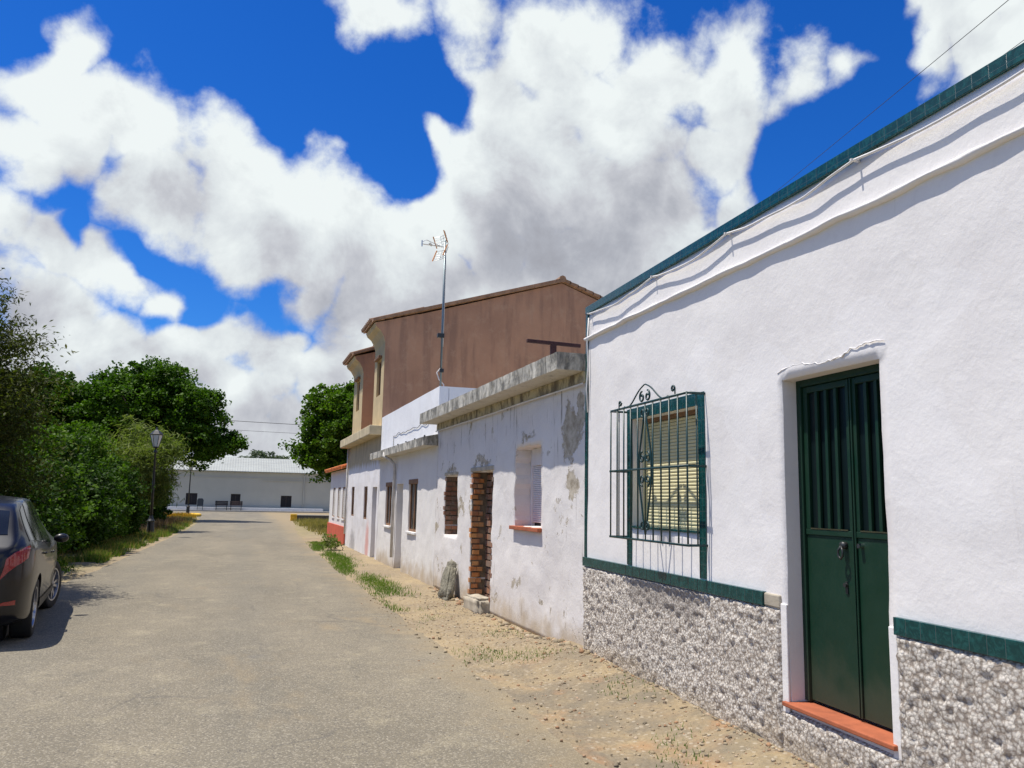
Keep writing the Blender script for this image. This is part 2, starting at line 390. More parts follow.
# ------------------------------------------------------------------ mesh helpers
def tag(o, label=None, cat=None, group=None, kind=None):
    if label: o['label'] = label
    if cat: o['category'] = cat
    if group: o['group'] = group
    if kind: o['kind'] = kind
    return o
def empty(name, loc, rz=0.):
    o = bpy.data.objects.new(name, None); col.objects.link(o)
    o.location = loc; o.rotation_euler = (0, 0, rz); o.empty_display_size = .2
    return o
def link_mesh(name, me, mat, parent=None, smooth=False, bevel=0., mod=None):
    o = bpy.data.objects.new(name, me); col.objects.link(o)
    if mat is not None: me.materials.append(MATS[mat] if isinstance(mat, str) else mat)
    if parent is not None: o.parent = parent
    if smooth:
        me.polygons.foreach_set('use_smooth', [True]*len(me.polygons))
    if bevel:
        b = o.modifiers.new('bevel', 'BEVEL'); b.width = bevel; b.segments = 2; b.limit_method = 'ANGLE'
    return o
class MB:
    def __init__(s): s.v = []; s.f = []
    def add(s, vs, fs):
        k = len(s.v); s.v += [tuple(p) for p in vs]; s.f += [tuple(i + k for i in f) for f in fs]; return s
    def box(s, x0, x1, y0, y1, z0, z1, M=None):
        vs = [Vector((x, y, z)) for z in (z0, z1) for y in (y0, y1) for x in (x0, x1)]
        if M is not None: vs = [M @ p for p in vs]
        return s.add(vs, [(0, 2, 3, 1), (4, 5, 7, 6), (0, 1, 5, 4), (2, 6, 7, 3), (0, 4, 6, 2), (1, 3, 7, 5)])
    def prism(s, poly, y0, y1, axis='y', M=None):
        n = len(poly)
        def P(a, b, c):
            p = Vector((a, c, b)) if axis == 'y' else (Vector((c, a, b)) if axis == 'x' else Vector((a, b, c)))
            return M @ p if M is not None else p
        vs = [P(a, b, y0) for a, b in poly] + [P(a, b, y1) for a, b in poly]
        fs = [tuple(range(n)), tuple(range(2*n - 1, n - 1, -1))] + [(i, i + n, (i + 1) % n + n, (i + 1) % n) for i in range(n)]
        return s.add(vs, fs)
    def tube(s, pts, r, seg=8, cap=True):
        pts = [Vector(p) for p in pts]; n = len(pts)
        rs = r if isinstance(r, (list, tuple)) else [r]*n
        k = len(s.v); up = None
        for i, p in enumerate(pts):
            d = (pts[min(i + 1, n - 1)] - pts[max(i - 1, 0)]).normalized()
            if up is None: up = d.orthogonal().normalized()
            up = (up - d*up.dot(d));
            up = up.normalized() if up.length > 1e-6 else d.orthogonal().normalized()
            q = d.cross(up)
            for j in range(seg):
                a = 2*math.pi*j/seg
                s.v.append(tuple(p + (up*math.cos(a) + q*math.sin(a))*rs[i]))
        for i in range(n - 1):
            for j in range(seg):
                a = k + i*seg + j; b = k + i*seg + (j + 1) % seg
                s.f.append((a, b, b + seg, a + seg))
        if cap:
            s.f.append(tuple(k + j for j in range(seg - 1, -1, -1))); s.f.append(tuple(k + (n - 1)*seg + j for j in range(seg)))
        return s
    def lathe(s, prof, c=(0, 0), seg=16):
        k = len(s.v); n = len(prof)
        for r, z in prof:
            for j in range(seg):
                a = 2*math.pi*j/seg; s.v.append((c[0] + r*math.cos(a), c[1] + r*math.sin(a), z))
        for i in range(n - 1):
            for j in range(seg):
                a = k + i*seg + j; b = k + i*seg + (j + 1) % seg
                s.f.append((a, b, b + seg, a + seg))
        s.f.append(tuple(k + j for j in range(seg - 1, -1, -1))); s.f.append(tuple(k + (n - 1)*seg + j for j in range(seg)))
        return s
    def build(s, name, mat, parent=None, **kw):
        me = bpy.data.meshes.new(name); me.from_pydata(s.v, [], s.f); me.update()
        return link_mesh(name, me, mat, parent, **kw)

def np_mesh(name, verts, quads, mat, parent=None, smooth=False):
    me = bpy.data.meshes.new(name)
    nv, nf = len(verts), len(quads)
    me.vertices.add(nv); me.vertices.foreach_set('co', np.asarray(verts, np.float32).ravel())
    k = quads.shape[1]
    me.loops.add(nf*k); me.loops.foreach_set('vertex_index', np.asarray(quads, np.int32).ravel())
    me.polygons.add(nf); me.polygons.foreach_set('loop_start', np.arange(0, nf*k, k, dtype=np.int32))
    me.update(calc_edges=True); me.validate()
    return link_mesh(name, me, mat, parent, smooth=smooth)

def fb(x, y, z, sc=1., oct_=3):
    return noise.fractal(Vector((x*sc, y*sc, z*sc)), .8, 2.1, oct_)

def wall_panel(name, x0, x1, z0, z1, y0, t, openings, mat, parent, step=.12, amp=.006, sc=1.6, jag=0., seed=0., edge=0., smooth=False):
    """wall slab whose front (y0, facing the street) is a slightly uneven grid, with real openings through it"""
    def brk(a, b, cuts):
        c = sorted(set([a, b] + [q for q in cuts if a < q < b])); out = []
        for p, q in zip(c[:-1], c[1:]):
            n = max(1, int(math.ceil((q - p)/step)))
            out += [p + (q - p)*i/n for i in range(n)]
        return out + [c[-1]]
    xs = brk(x0, x1, [q for o in openings for q in (o[0], o[1])])
    zs = brk(z0, z1, [q for o in openings for q in (o[2], o[3])])
    nx, nz = len(xs), len(zs)
    keep = [[True]*(nz - 1) for _ in range(nx - 1)]
    for i in range(nx - 1):
        cx = (xs[i] + xs[i+1])/2
        for j in range(nz - 1):
            cz = (zs[j] + zs[j+1])/2
            if any(o[0] < cx < o[1] and o[2] < cz < o[3] for o in openings): keep[i][j] = False
    eps = 1e-6
    def on_edge(x, z):
        return any(o[0]-eps <= x <= o[1]+eps and o[2]-eps <= z <= o[3]+eps for o in openings)
    v = []; f = []
    F = {}; B = {}
    for i in range(nx):
        for j in range(nz):
            x, z = xs[i], zs[j]
            dy = amp*fb(x + seed, z + seed*2, 3.3, sc)
            dx = dz = 0
            e = on_edge(x, z)
            if e and jag and 0 < i < nx-1 and 0 < j < nz-1:
                dx = jag*noise.noise(Vector((x*9, z*9, seed))); dz = jag*noise.noise(Vector((x*9, z*9, seed + 5)))
            if e and edge: dy += edge*abs(noise.noise(Vector((x*6, z*6, seed))))
            F[i, j] = len(v); v.append((x + dx, y0 + dy, z + dz))
            B[i, j] = len(v); v.append((x + dx, y0 + t, z + dz))
    def K(i, j): return 0 <= i < nx-1 and 0 <= j < nz-1 and keep[i][j]
    for i in range(nx - 1):
        for j in range(nz - 1):
            if not keep[i][j]: continue
            f.append((F[i, j], F[i+1, j], F[i+1, j+1], F[i, j+1]))
            f.append((B[i, j], B[i, j+1], B[i+1, j+1], B[i+1, j]))
            if not K(i-1, j): f.append((F[i, j], F[i, j+1], B[i, j+1], B[i, j]))
            if not K(i+1, j): f.append((F[i+1, j], B[i+1, j], B[i+1, j+1], F[i+1, j+1]))
            if not K(i, j-1): f.append((F[i, j], B[i, j], B[i+1, j], F[i+1, j]))
            if not K(i, j+1): f.append((F[i, j+1], F[i+1, j+1], B[i+1, j+1], B[i, j+1]))
    used = sorted({i for q in f for i in q}); mp = {a: b for b, a in enumerate(used)}
    m = MB(); m.v = [v[i] for i in used]; m.f = [tuple(mp[i] for i in q) for q in f]
    return m

def house_shell(m, L, D, H, t=.3):
    """side and back walls joined onto the front panel"""
    m.box(0, .25, t + .001, D, 0, H); m.box(L - .25, L, t + .001, D, 0, H); m.box(.25, L - .25, D - .25, D, 0, H)
    return m

# ------------------------------------------------------------------ camera
cam = bpy.data.cameras.new('camera'); co = bpy.data.objects.new('camera', cam); col.objects.link(co)
cam.sensor_width = 36; cam.lens = 820/1024*36; cam.clip_end = 3000; cam.clip_start = .05
Rv = Vector((0.94980173, -0.31222568, 0.01979411)); Uv = Vector((-0.06288803, -0.12856351, 0.98970527)); Fv = Vector((0.3064666, 0.94126859, 0.14174511))
Mx = Matrix((Rv, Uv, -Fv)).transposed().to_4x4(); Mx.translation = Vector((0, 0, 1.6))
co.matrix_world = Mx
scene.camera = co
scene.render.resolution_x = 1024; scene.render.resolution_y = 768

# ------------------------------------------------------------------ light
EL, AZ = 70., 20.      # sun comes from -X turned 20 deg towards +Y
sd = Vector((-math.cos(R(EL))*math.cos(R(AZ)), math.cos(R(EL))*math.sin(R(AZ)), math.sin(R(EL))))
sun = bpy.data.lights.new('sun', 'SUN'); sun.energy = 5.0; sun.angle = R(.53); sun.color = (1, .945, .85)
so = bpy.data.objects.new('sun', sun); col.objects.link(so)
so.rotation_euler = sd.to_track_quat('Z', 'Y').to_euler()

w = bpy.data.worlds.new('World'); scene.world = w; w.use_nodes = True
T = NT(w.node_tree)
for n in list(T.n): T.n.remove(n)
sky = T.new('ShaderNodeTexSky', sky_type='NISHITA'); sky.sun_disc = False
sky.sun_elevation = R(EL); sky.sun_rotation = math.atan2(sd.x, sd.y)
sky.air_density = 1.0; sky.dust_density = .3; sky.ozone_density = 3.
hs = T.new('ShaderNodeHueSaturation'); hs.inputs['Saturation'].default_value = 1.35; hs.inputs['Value'].default_value = 1.0
T.l.new(sky.outputs[0], hs.inputs['Color'])
skyc = T.mix(1., hs.outputs[0], (.38, .80, 1.36, 1), 'MULTIPLY')
tc = T.new('ShaderNodeTexCoord'); gen = tc.outputs['Generated']
# cumulus field: soft lumps placed around the sky (unit directions, radius, weight) broken up by fractal noise
GREYS = [(0.301, 0.905, 0.3, 0.144, 0.9), (0.211, 0.938, 0.274, 0.108, 0.8), (0.391, 0.87, 0.3, 0.131, 0.9), (0.332, 0.855, 0.398, 0.07, 0.5), (0.108, 0.961, 0.256, 0.106, 0.8), (0.036, 0.955, 0.295, 0.063, 0.5), (0.194, 0.96, 0.203, 0.145, 0.7), (0.421, 0.826, 0.375, 0.069, 0.6), (-0.22, 0.961, 0.168, 0.09, 0.7), (-0.156, 0.972, 0.176, 0.063, 0.6), (-0.052, 0.989, 0.141, 0.089, 0.7), (0.06, 0.992, 0.114, 0.105, 0.8), (0.313, 0.81, 0.496, 0.066, 0.55), (0.474, 0.803, 0.362, 0.069, 0.7), (0.677, 0.585, 0.447, 0.047, 0.5), (-0.266, 0.931, 0.251, 0.057, 0.6), (0.092, 0.982, 0.162, 0.083, 0.7), (-0.003, 0.974, 0.225, 0.046, 0.3), (-0.075, 0.932, 0.355, 0.054, 0.35), (-0.005, 0.997, 0.076, 0.102, 0.6), (0.232, 0.854, 0.466, 0.056, 0.3), (0.483, 0.751, 0.45, 0.055, 0.35)]
LUMPS = [(-0.204, 0.873, 0.444, 0.057, 0.85), (-0.226, 0.885, 0.408, 0.076, 0.85), (-0.173, 0.907, 0.385, 0.08, 0.85), (-0.234, 0.909, 0.343, 0.067, 0.85), (-0.126, 0.914, 0.385, 0.082, 0.85), (-0.051, 0.916, 0.398, 0.091, 0.85), (-0.104, 0.938, 0.33, 0.09, 0.85), (-0.022, 0.939, 0.342, 0.11, 0.85), (0.034, 0.946, 0.322, 0.114, 0.85), (0.081, 0.951, 0.299, 0.104, 0.85), (0.13, 0.953, 0.275, 0.094, 0.85), (0.05, 0.963, 0.263, 0.092, 0.85), (0.178, 0.949, 0.261, 0.131, 0.85), (0.11, 0.966, 0.234, 0.095, 0.85), (-0.025, 0.952, 0.305, 0.089, 0.85), (0.134, 0.835, 0.533, 0.075, 0.85), (0.208, 0.817, 0.538, 0.097, 0.85), (0.284, 0.798, 0.531, 0.098, 0.85), (0.348, 0.779, 0.522, 0.098, 0.85), (0.418, 0.77, 0.483, 0.104, 0.85), (0.479, 0.745, 0.464, 0.087, 0.85), (0.533, 0.712, 0.457, 0.074, 0.85), (0.578, 0.678, 0.454, 0.046, 0.85), (0.317, 0.82, 0.477, 0.112, 0.85), (0.391, 0.815, 0.427, 0.125, 0.85), (0.475, 0.782, 0.403, 0.084, 0.85), (0.285, 0.863, 0.418, 0.127, 0.85), (0.245, 0.892, 0.381, 0.094, 0.85), (0.337, 0.867, 0.366, 0.141, 0.85), (0.435, 0.828, 0.354, 0.128, 0.85), (0.254, 0.916, 0.31, 0.143, 0.85), (0.392, 0.873, 0.289, 0.155, 0.85), (0.483, 0.82, 0.308, 0.087, 0.85), (0.199, 0.899, 0.389, 0.052, 0.85), (0.505, 0.789, 0.349, 0.057, 0.85), (0.331, 0.912, 0.242, 0.169, 0.85), (0.645, 0.589, 0.486, 0.085, 0.85), (0.692, 0.564, 0.45, 0.092, 0.85), (0.655, 0.614, 0.441, 0.054, 0.85), (0.613, 0.613, 0.499, 0.048, 0.85), (0.726, 0.519, 0.451, 0.105, 0.85), (-0.242, 0.933, 0.266, 0.068, 0.85), (-0.206, 0.943, 0.262, 0.07, 0.85), (-0.159, 0.958, 0.239, 0.063, 0.85), (-0.119, 0.967, 0.223, 0.048, 0.85), (-0.221, 0.959, 0.178, 0.1, 0.85), (-0.165, 0.974, 0.159, 0.073, 0.85), (-0.106, 0.981, 0.165, 0.065, 0.85), (-0.044, 0.983, 0.176, 0.067, 0.85), (0.013, 0.988, 0.152, 0.08, 0.85), (0.082, 0.987, 0.138, 0.094, 0.85), (-0.029, 0.994, 0.109, 0.09, 0.85), (0.051, 0.996, 0.078, 0.105, 0.85), (0.14, 0.98, 0.141, 0.144, 0.85), (-0.103, 0.988, 0.115, 0.065, 0.85), (-0.132, 0.986, 0.102, 0.085, 0.85), (-0.298, 0.925, 0.235, 0.112, 0.85), (-0.276, 0.955, 0.111, 0.115, 0.85), (-0.085, 0.982, 0.166, 0.066, 0.85), (-0.01, 0.988, 0.156, 0.068, 0.85), (0.032, 0.981, 0.193, 0.046, 0.85), (-0.195, 0.96, 0.203, 0.061, 0.85), (0.223, 0.967, 0.12, 0.182, 0.85), (-0.003, 0.999, 0.041, 0.136, 0.85), (-0.187, 0.98, 0.066, 0.102, 0.85), (0.099, 0.995, 0.033, 0.129, 0.85), (-0.476, -0.426, 0.769, 0.39, 0.75), (-0.457, 0.449, 0.768, 0.41, 0.75), (0.763, 0.311, 0.567, 0.41, 0.75), (-0.419, -0.291, 0.86, 0.27, 0.75), (-0.107, -0.921, 0.375, 0.34, 0.75), (-0.566, -0.81, 0.152, 0.29, 0.75), (0.348, -0.354, 0.868, 0.38, 0.75), (0.58, -0.135, 0.803, 0.27, 0.75), (-0.702, -0.662, 0.263, 0.25, 0.75), (-0.85, 0.401, 0.341, 0.29, 0.75), (-0.304, 0.439, 0.846, 0.3, 0.75), (-0.506, 0.594, 0.626, 0.37, 0.75), (0.43, -0.203, 0.88, 0.37, 0.75), (-0.325, 0.401, 0.857, 0.3, 0.75), (0.365, -0.881, 0.3, 0.27, 0.75), (0.884, 0.195, 0.425, 0.35, 0.75), (-0.019, 0.883, 0.469, 0.116, -0.5), (0.135, 0.887, 0.441, 0.084, -0.5), (0.18, 0.919, 0.351, 0.041, -0.4), (0.602, 0.637, 0.482, 0.038, -0.4), (0.56, 0.734, 0.384, 0.065, -0.5), (0.611, 0.681, 0.404, 0.062, -0.4), (-0.18, 0.943, 0.279, 0.027, -0.5), (-0.212, 0.93, 0.301, 0.022, -0.5), (-0.111, 0.961, 0.254, 0.036, -0.5), (-0.073, 0.973, 0.218, 0.033, -0.5), (-0.123, 0.972, 0.199, 0.021, -0.3), (-0.034, 0.975, 0.222, 0.016, -0.3), (0.146, 0.926, 0.348, 0.035, -0.5), (0.209, 0.875, 0.436, 0.046, -0.5), (0.035, 0.893, 0.45, 0.076, -0.5)]
g = bpy.data.node_groups.new('cumulus', 'ShaderNodeTree')
g.interface.new_socket('Vector', in_out='INPUT', socket_type='NodeSocketVector')
g.interface.new_socket('Density', in_out='OUTPUT', socket_type='NodeSocketFloat')
G = NT(g); gi = G.new('NodeGroupInput'); go = G.new('NodeGroupOutput')
v = G.vmath('NORMALIZE', gi.outputs[0])
wn = G.noise(v, 5.5, 3, .5, out='Color')
wv = G.vmath('MULTIPLY_ADD', G.vmath('SUBTRACT', wn, (.5, .5, .5)), (.16, .16, .16)); 
wv.node.inputs[2].default_value = (0, 0, 0)
G.l.new(v, wv.node.inputs[2])
acc = None
for (x, y, z, r, k) in LUMPS:
    d = G.vmath('DISTANCE', wv, (x, y, z), out='Value')
    q = G.remap(d, 0, r, k, 0)
    acc = q if acc is None else (G.math('MAXIMUM', acc, q) if k > 0 else G.math('ADD', acc, q))
n1 = G.noise(v, 11, 10, .60, .1)
n2 = G.math('SUBTRACT', 1., G.math('MULTIPLY', G.voro(G.vmath('ADD', v, G.vmath('MULTIPLY', wn, (.05, .05, .05))), 22, 'SMOOTH_F1'), 1.2))
dn = G.math('ADD', acc, G.math('MULTIPLY', G.math('SUBTRACT', n1, .5), 1.10))
dn = G.math('ADD', dn, G.math('MULTIPLY', G.math('SUBTRACT', n2, .5), .26))
G.l.new(dn, go.inputs[0])
def dens(vec):
    n = T.new('ShaderNodeGroup'); n.node_tree = g; T.put(n.inputs[0], vec); return n.outputs[0]
d0 = dens(gen)
d1 = dens(T.vmath('ADD', gen, (-.04, .0, .085)))
alpha = T.step(d0, .17, .50)
lit = T.math('SUBTRACT', d0, d1)                     # density falls off towards the light: a sunlit edge
thick = T.step(d0, .45, 1.05)
det = T.noise(gen, 9, 10, .66, .3); det2 = T.voro(T.vmath('ADD', gen, T.vmath('MULTIPLY', T.noise(gen, 8, 4, .6, out='Color'), (.09, .09, .09))), 15, 'SMOOTH_F1')
gw = T.vmath('ADD', gen, T.vmath('MULTIPLY', T.vmath('SUBTRACT', T.noise(gen, 6, 5, .6, out='Color'), (.5, .5, .5)), (.22, .22, .22)))
gacc = None
for (x, y, z, r, k) in GREYS:      # thick, shaded undersides of the cloud bank
    q = T.math('SMOOTH_MIN', T.remap(T.vmath('DISTANCE', gw, (x, y, z), out='Value'), 0, r, k*1.3, 0), k, .3)
    gacc = q if gacc is None else T.math('MAXIMUM', gacc, q)
shade = T.math('SUBTRACT', T.math('SUBTRACT', .88, T.math('MULTIPLY', thick, .22)), T.math('MULTIPLY', gacc, .54))
shade = T.math('ADD', shade, T.math('MULTIPLY', lit, .55))
shade = T.math('ADD', shade, T.math('MULTIPLY', T.math('SUBTRACT', det, .5), 1.25))
shade = T.math('SUBTRACT', shade, T.math('MULTIPLY', T.math('SUBTRACT', det2, .35), .55))
up = T.sep(gen)[2]
cl = T.ramp(shade, [(0, (.40, .41, .46)), (.25, (.48, .50, .56)), (.5, (.64, .66, .71)), (.72, (.80, .85, .88)), (1., (.97, 1.03, 1.03))])
bg1 = T.new('ShaderNodeBackground'); T.put(bg1.inputs[0], skyc); bg1.inputs[1].default_value = .086
bg2 = T.new('ShaderNodeBackground'); T.put(bg2.inputs[0], cl); bg2.inputs[1].default_value = .77
mx = T.new('ShaderNodeMixShader'); T.put(mx.inputs[0], alpha)
T.l.new(bg1.outputs[0], mx.inputs[1]); T.l.new(bg2.outputs[0], mx.inputs[2])
ow = T.new('ShaderNodeOutputWorld'); T.l.new(mx.outputs[0], ow.inputs[0])
w.cycles.sampling_method = 'MANUAL'; w.cycles.sample_map_resolution = 512

scene.view_settings.view_transform = 'Standard'; scene.view_settings.look = 'None'
scene.view_settings.exposure = .22; scene.view_settings.gamma = 1

# ------------------------------------------------------------------ ground and road
def sst(x, a, b):
    t = min(1, max(0, (x - a)/(b - a))); return t*t*(3 - 2*t)
RE = [(-60, 2.45), (0, 2.45), (6, 2.42), (12, 2.4), (18, 2.35), (28, 2.45), (38, 2.75), (48, 3.25), (57, 3.7), (64, 6.5), (70, 16), (76, 60)]
LE = [(-60, -3.5), (10, -3.45), (15, -3.3), (18, -3.0), (25, -2.75), (34, -2.5), (42, -2.35), (52, -2.4), (62, -2.7), (67, -3.4), (70, -9), (76, -60)]
def edge_x(tab, y):
    for (a, b), (c, d) in zip(tab[:-1], tab[1:]):
        if y <= c: return b + (d - b)*max(0, (y - a))/(c - a)
    return tab[-1][1]
def gh(x, y):
    re, le = edge_x(RE, y), edge_x(LE, y)
    z = 0.
    if y < 60:
        off = sst(x, re - .05, re + .5)
        z += off*(.012 + .02*noise.noise(Vector((x*2.2, y*2.2, 0))) + .010*noise.noise(Vector((x*7, y*7, 4))))
        z += .125*sst(x, 2.6, 3.6)*(1 - sst(y, 8.2, 9.8))
        offl = sst(-x, -le - .05, -le + .6)
        z += offl*(.03 + .03*noise.noise(Vector((x*1.5, y*1.5, 2))))
    return z - .006
def axis(parts):
    out = []
    for a, b, st in parts:
        n = max(1, int(round((b - a)/st))); out += [a + (b - a)*i/n for i in range(n)]
    return out + [parts[-1][1]]
gx = axis([(-400, -60, 40), (-60, -12, 6), (-12, -4.5, .6), (-4.5, -2, .22), (-2, 2.2, 1.0), (2.2, 4.0, .075), (4, 10, 1), (10, 60, 10), (60, 400, 40)])
gy = axis([(-200, -20, 30), (-20, 0, 2), (0, 14, .10), (14, 30, .25), (30, 60, .7), (60, 100, 4), (100, 600, 50)])
vs = np.array([(x, y, gh(x, y)) for y in gy for x in gx]); nxg = len(gx)
qs = np.array([(j*nxg + i, j*nxg + i + 1, (j+1)*nxg + i + 1, (j+1)*nxg + i) for j in range(len(gy)-1) for i in range(nxg-1)])
tag(np_mesh('ground', vs, qs, 'dry_earth', smooth=True), kind='structure')

m = MB(); ys = axis([(-60, 0, 4), (0, 20, .12), (20, 60, .4), (60, 88.5, 1)]); NC = 14
for k, y in enumerate(ys):
    jl = .10*noise.noise(Vector((0, y*1.1, 1))) + .05*noise.noise(Vector((0, y*5, 1)))
    jr = .16*noise.noise(Vector((5, y*.8, 1))) + .07*noise.noise(Vector((5, y*4, 1))) + .03*noise.noise(Vector((5, y*13, 1)))
    a, b = edge_x(LE, y) + jl, edge_x(RE, y) + jr
    for i in range(NC + 1):
        u = i/NC; x = a + (b - a)*u
        zz = .012*math.sin(math.pi*min(1, max(0, (x + 3)/5.4))) if y < 60 else .006
        m.v.append((x, y, zz - (.014 if i in (0, NC) else 0)))
    if k:
        for i in range(NC):
            q = (k-1)*(NC+1) + i; m.f.append((q, q+1, q+NC+2, q+NC+1))
tag(m.build('road', 'old_asphalt', smooth=True), kind='structure')
m = MB(); m.box(-70, 70, 88.5, 96, -.1, .14); tag(m.build('pavement', 'pale_pavement', bevel=.02), kind='structure')

# ------------------------------------------------------------------ house 1: roughcast dado, green tile trim
def flat_roof(L, D, z, parent, mat='cream_ledge'):
    MB().box(.25, L - .25, .3, D - .25, z - .12, z).build('roof', mat, parent)

h1 = empty('house', (3.465, 8.05, 0), R(-92.1))
tag(h1, 'nearest house on the right, white with green metal door, pebbledash base and green tile trim', 'house')
L1, D1, H1 = 11.5, 8., 3.625
op_door = (3.54, 4.44, .39, 2.42); op_win = (1.18, 2.43, 1.40, 2.375)
m = wall_panel('w', 0, L1, 0, H1, 0, .3, [op_door, op_win], None, None, step=.07, amp=.010, sc=1.1, seed=1.5, edge=.006)
house_shell(m, L1, D1, H1)
m.build('wall', 'lime_white', h1, smooth=False)
for p in h1.children[0].data.polygons: p.use_smooth = abs(p.normal.y) > .9
flat_roof(L1, D1, H1 - .3, h1)
# roughcast dado in two runs either side of the door margin, and the bit under the step
def rough_run(x0, x1, z0, z1, sd_):
    st = .017
    nx, nz = int((x1-x0)/st), int((z1-z0)/st)
    X, Z = np.meshgrid(np.linspace(x0, x1, nx+1), np.linspace(z0, z1, nz+1), indexing='ij')
    Y = np.zeros_like(X)
    for i in range(nx+1):
        for j in range(nz+1):
            x, z = X[i, j], Z[i, j]
            a = noise.noise(Vector((x*23, z*23, sd_))); b = noise.noise(Vector((x*13, z*13, sd_ + 3))); c = noise.noise(Vector((x*2, z*2, sd_)))
            bd = min(1, min(i, nx-i, j, nz-j)/1.)
            Y[i, j] = -(  .028 + .016*a + .010*b + .006*c)*bd + (1-bd)*.004
    V = np.stack([X, Y, Z], -1).reshape(-1, 3)
    I = np.arange((nx+1)*(nz+1)).reshape(nx+1, nz+1)
    Q = np.stack([I[:-1, :-1], I[1:, :-1], I[1:, 1:], I[:-1, 1:]], -1).reshape(-1, 4)
    return V, Q
runs = [rough_run(0.0, 3.475, -.05, .955, 1), rough_run(4.50, L1, -.05, .955, 2), rough_run(3.475, 4.50, -.05, .345, 3)]
V = []; Q = []; k = 0
for a, b in runs: V.append(a); Q.append(b + k); k += len(a)
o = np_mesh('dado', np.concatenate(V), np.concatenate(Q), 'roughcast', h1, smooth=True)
# smooth plaster margin up both sides of the doorway
MB().box(3.475, 3.54, -.016, .0, .33, .99).build('door_margin', 'lime_white', h1, bevel=.006)
MB().box(4.44, 4.50, -.016, 0, .33, .99).build('door_margin', 'lime_white', h1, bevel=.006)
m = MB(); m.box(0, 3.30, -.034, .0, .955, 1.045); m.box(4.50, L1, -.034, .0, .955, 1.045)
m.build('dado_trim', 'green_tile', h1, bevel=.003)
MB().box(3.30, 3.475, -.022, 0, .955, 1.04).build('broken_trim', 'bare_mortar', h1, bevel=.01)
MB().box(0, L1, -.022, .30, H1, H1 + .08).build('coping', 'green_tile', h1, bevel=.004)
MB().box(-.004, .052, -.014, .0, 1.045, H1).build('corner_trim', 'green_tile', h1, bevel=.003)
# wavy string course
m = MB(); xs = [i*.05 for i in range(int(L1/.05)+1)]
prof = []
for i, x in enumerate(xs):
    z = 3.355 - .045*sst(x, 0, 5.2) + .012*noise.noise(Vector((x*2.3, 0, 7))) + .004*noise.noise(Vector((x*9, 0, 7)))
    d = .038 + .010*noise.noise(Vector((x*3, 4, 7)))
    th = .020 + .009*noise.noise(Vector((x*4, 8, 7)))
    for (yy, zz) in ((.02, z + th*.9), (-d*.5, z + th*.8), (-d, z + th*.25), (-d, z - th*.4), (-d*.6, z - th), (.02, z - th)): m.v.append((x, yy, zz))
    if i:
        b_ = (i-1)*6
        for j in range(5): m.f.append((b_+j, b_+j+6, b_+j+7, b_+j+1))
m.build('string_course', 'lime_white', h1, smooth=True)
# facade cable on pegs below the coping
m = MB(); pts = []; pegs = [.15, 1.7, 2.95, 4.35, 5.9, 7.6, 9.4, 11.3]
for a, b in zip(pegs[:-1], pegs[1:]):
    for i in range(12):
        u = i/12; x = a + (b-a)*u; pts.append((x, -.038, 3.605 - .055*math.sin(math.pi*u) + .016*noise.noise(Vector((x*3, 1, 1)))))
pts.append((pegs[-1], -.038, 3.605))
m.tube(pts, .008, 6)
m.build('facade_cable', 'cable_white', h1, smooth=True)
for x in pegs: MB().box(x - .007, x + .007, -.058, .0, 3.598, 3.612).build('cable_peg', 'cable_white', h1)
pp = [(.10, -.02, 3.57), (.085, -.03, 3.3), (.10, -.025, 3.05), (.07, -.03, 2.8), (.085, -.02, 2.55)]
MB().tube(pp, .008, 6).build('loose_wire', 'cable_white', h1, smooth=True)
# rough patched plaster line over the door
m = MB()
pts = [(3.49 + 1.0*k/40, -.003, 2.475 + .02*math.sin(k*.23) + .035*k/40 + .022*noise.noise(Vector((k*.6, 2, 2)))) for k in range(41)]
m.tube(pts, [.002 + .008*abs(noise.noise(Vector((k*.9, 7, 2)))) for k in range(41)], 6)
m.build('plaster_patch', 'lime_white', h1, smooth=True)
# door
dr = empty('door', (0, 0, 0)); dr.parent = h1
y = .12
m = MB(); m.box(3.54, 3.585, y-.02, y+.04, .41, 2.42); m.box(4.395, 4.44, y-.02, y+.04, .41, 2.42); m.box(3.585, 4.395, y-.02, y+.04, 2.375, 2.42)
m.build('door_frame', 'door_green', dr, bevel=.004)
for k, (a, b) in enumerate(((3.588, 4.04), (4.05, 4.392))):
    m = MB(); zt, zm = 2.372, 1.43
    m.box(a, b, y, y+.035, .42, zm)                       # solid lower panel
    m.box(a, b, y-.008, y, zm, zm+.035)
    m.box(a, a+.04, y-.003, y+.035, zm+.035, zt); m.box(b-.04, b, y-.003, y+.035, zm+.035, zt); m.box(a+.04, b-.04, y-.003, y+.035, zt-.04, zt)
    m.box(b-.012 if k == 0 else a, b if k == 0 else a+.012, y-.014, y-.003, .42, zt)
    lf = m.build('door_leaf', 'door_green', dr, bevel=.003)
    n = 3 if k == 0 else 2
    wv_ = (b - a - .08)/n
    for q in range(n - 0):
        x = a + .04 + wv_*(q + (1 if q < n-1 else 1))
        if q < n - 1: pass
    m = MB(); m.box(a+.04, b-.04, y+.018, y+.026, zm+.035, zt-.04); m.build('glass_pane', 'door_glass', lf)
    m = MB()
    for q in range(1, 4 if k == 0 else 3):
        x = a + .04 + (b-a-.08)*q/(4 if k == 0 else 3); m.box(x-.013, x+.013, y-.006, y+.016, zm+.035, zt-.04)
    m.build('door_bars', 'door_green', lf, bevel=.004)
    MB().box(a+.05, b-.05, y-.010, y-.004, zm+.035, zm+.043).build('brass_strip', 'brass', lf)
m = MB(); m.tube([(3.955, y-.03, 1.38), (3.955, y, 1.38)], .022, 12)
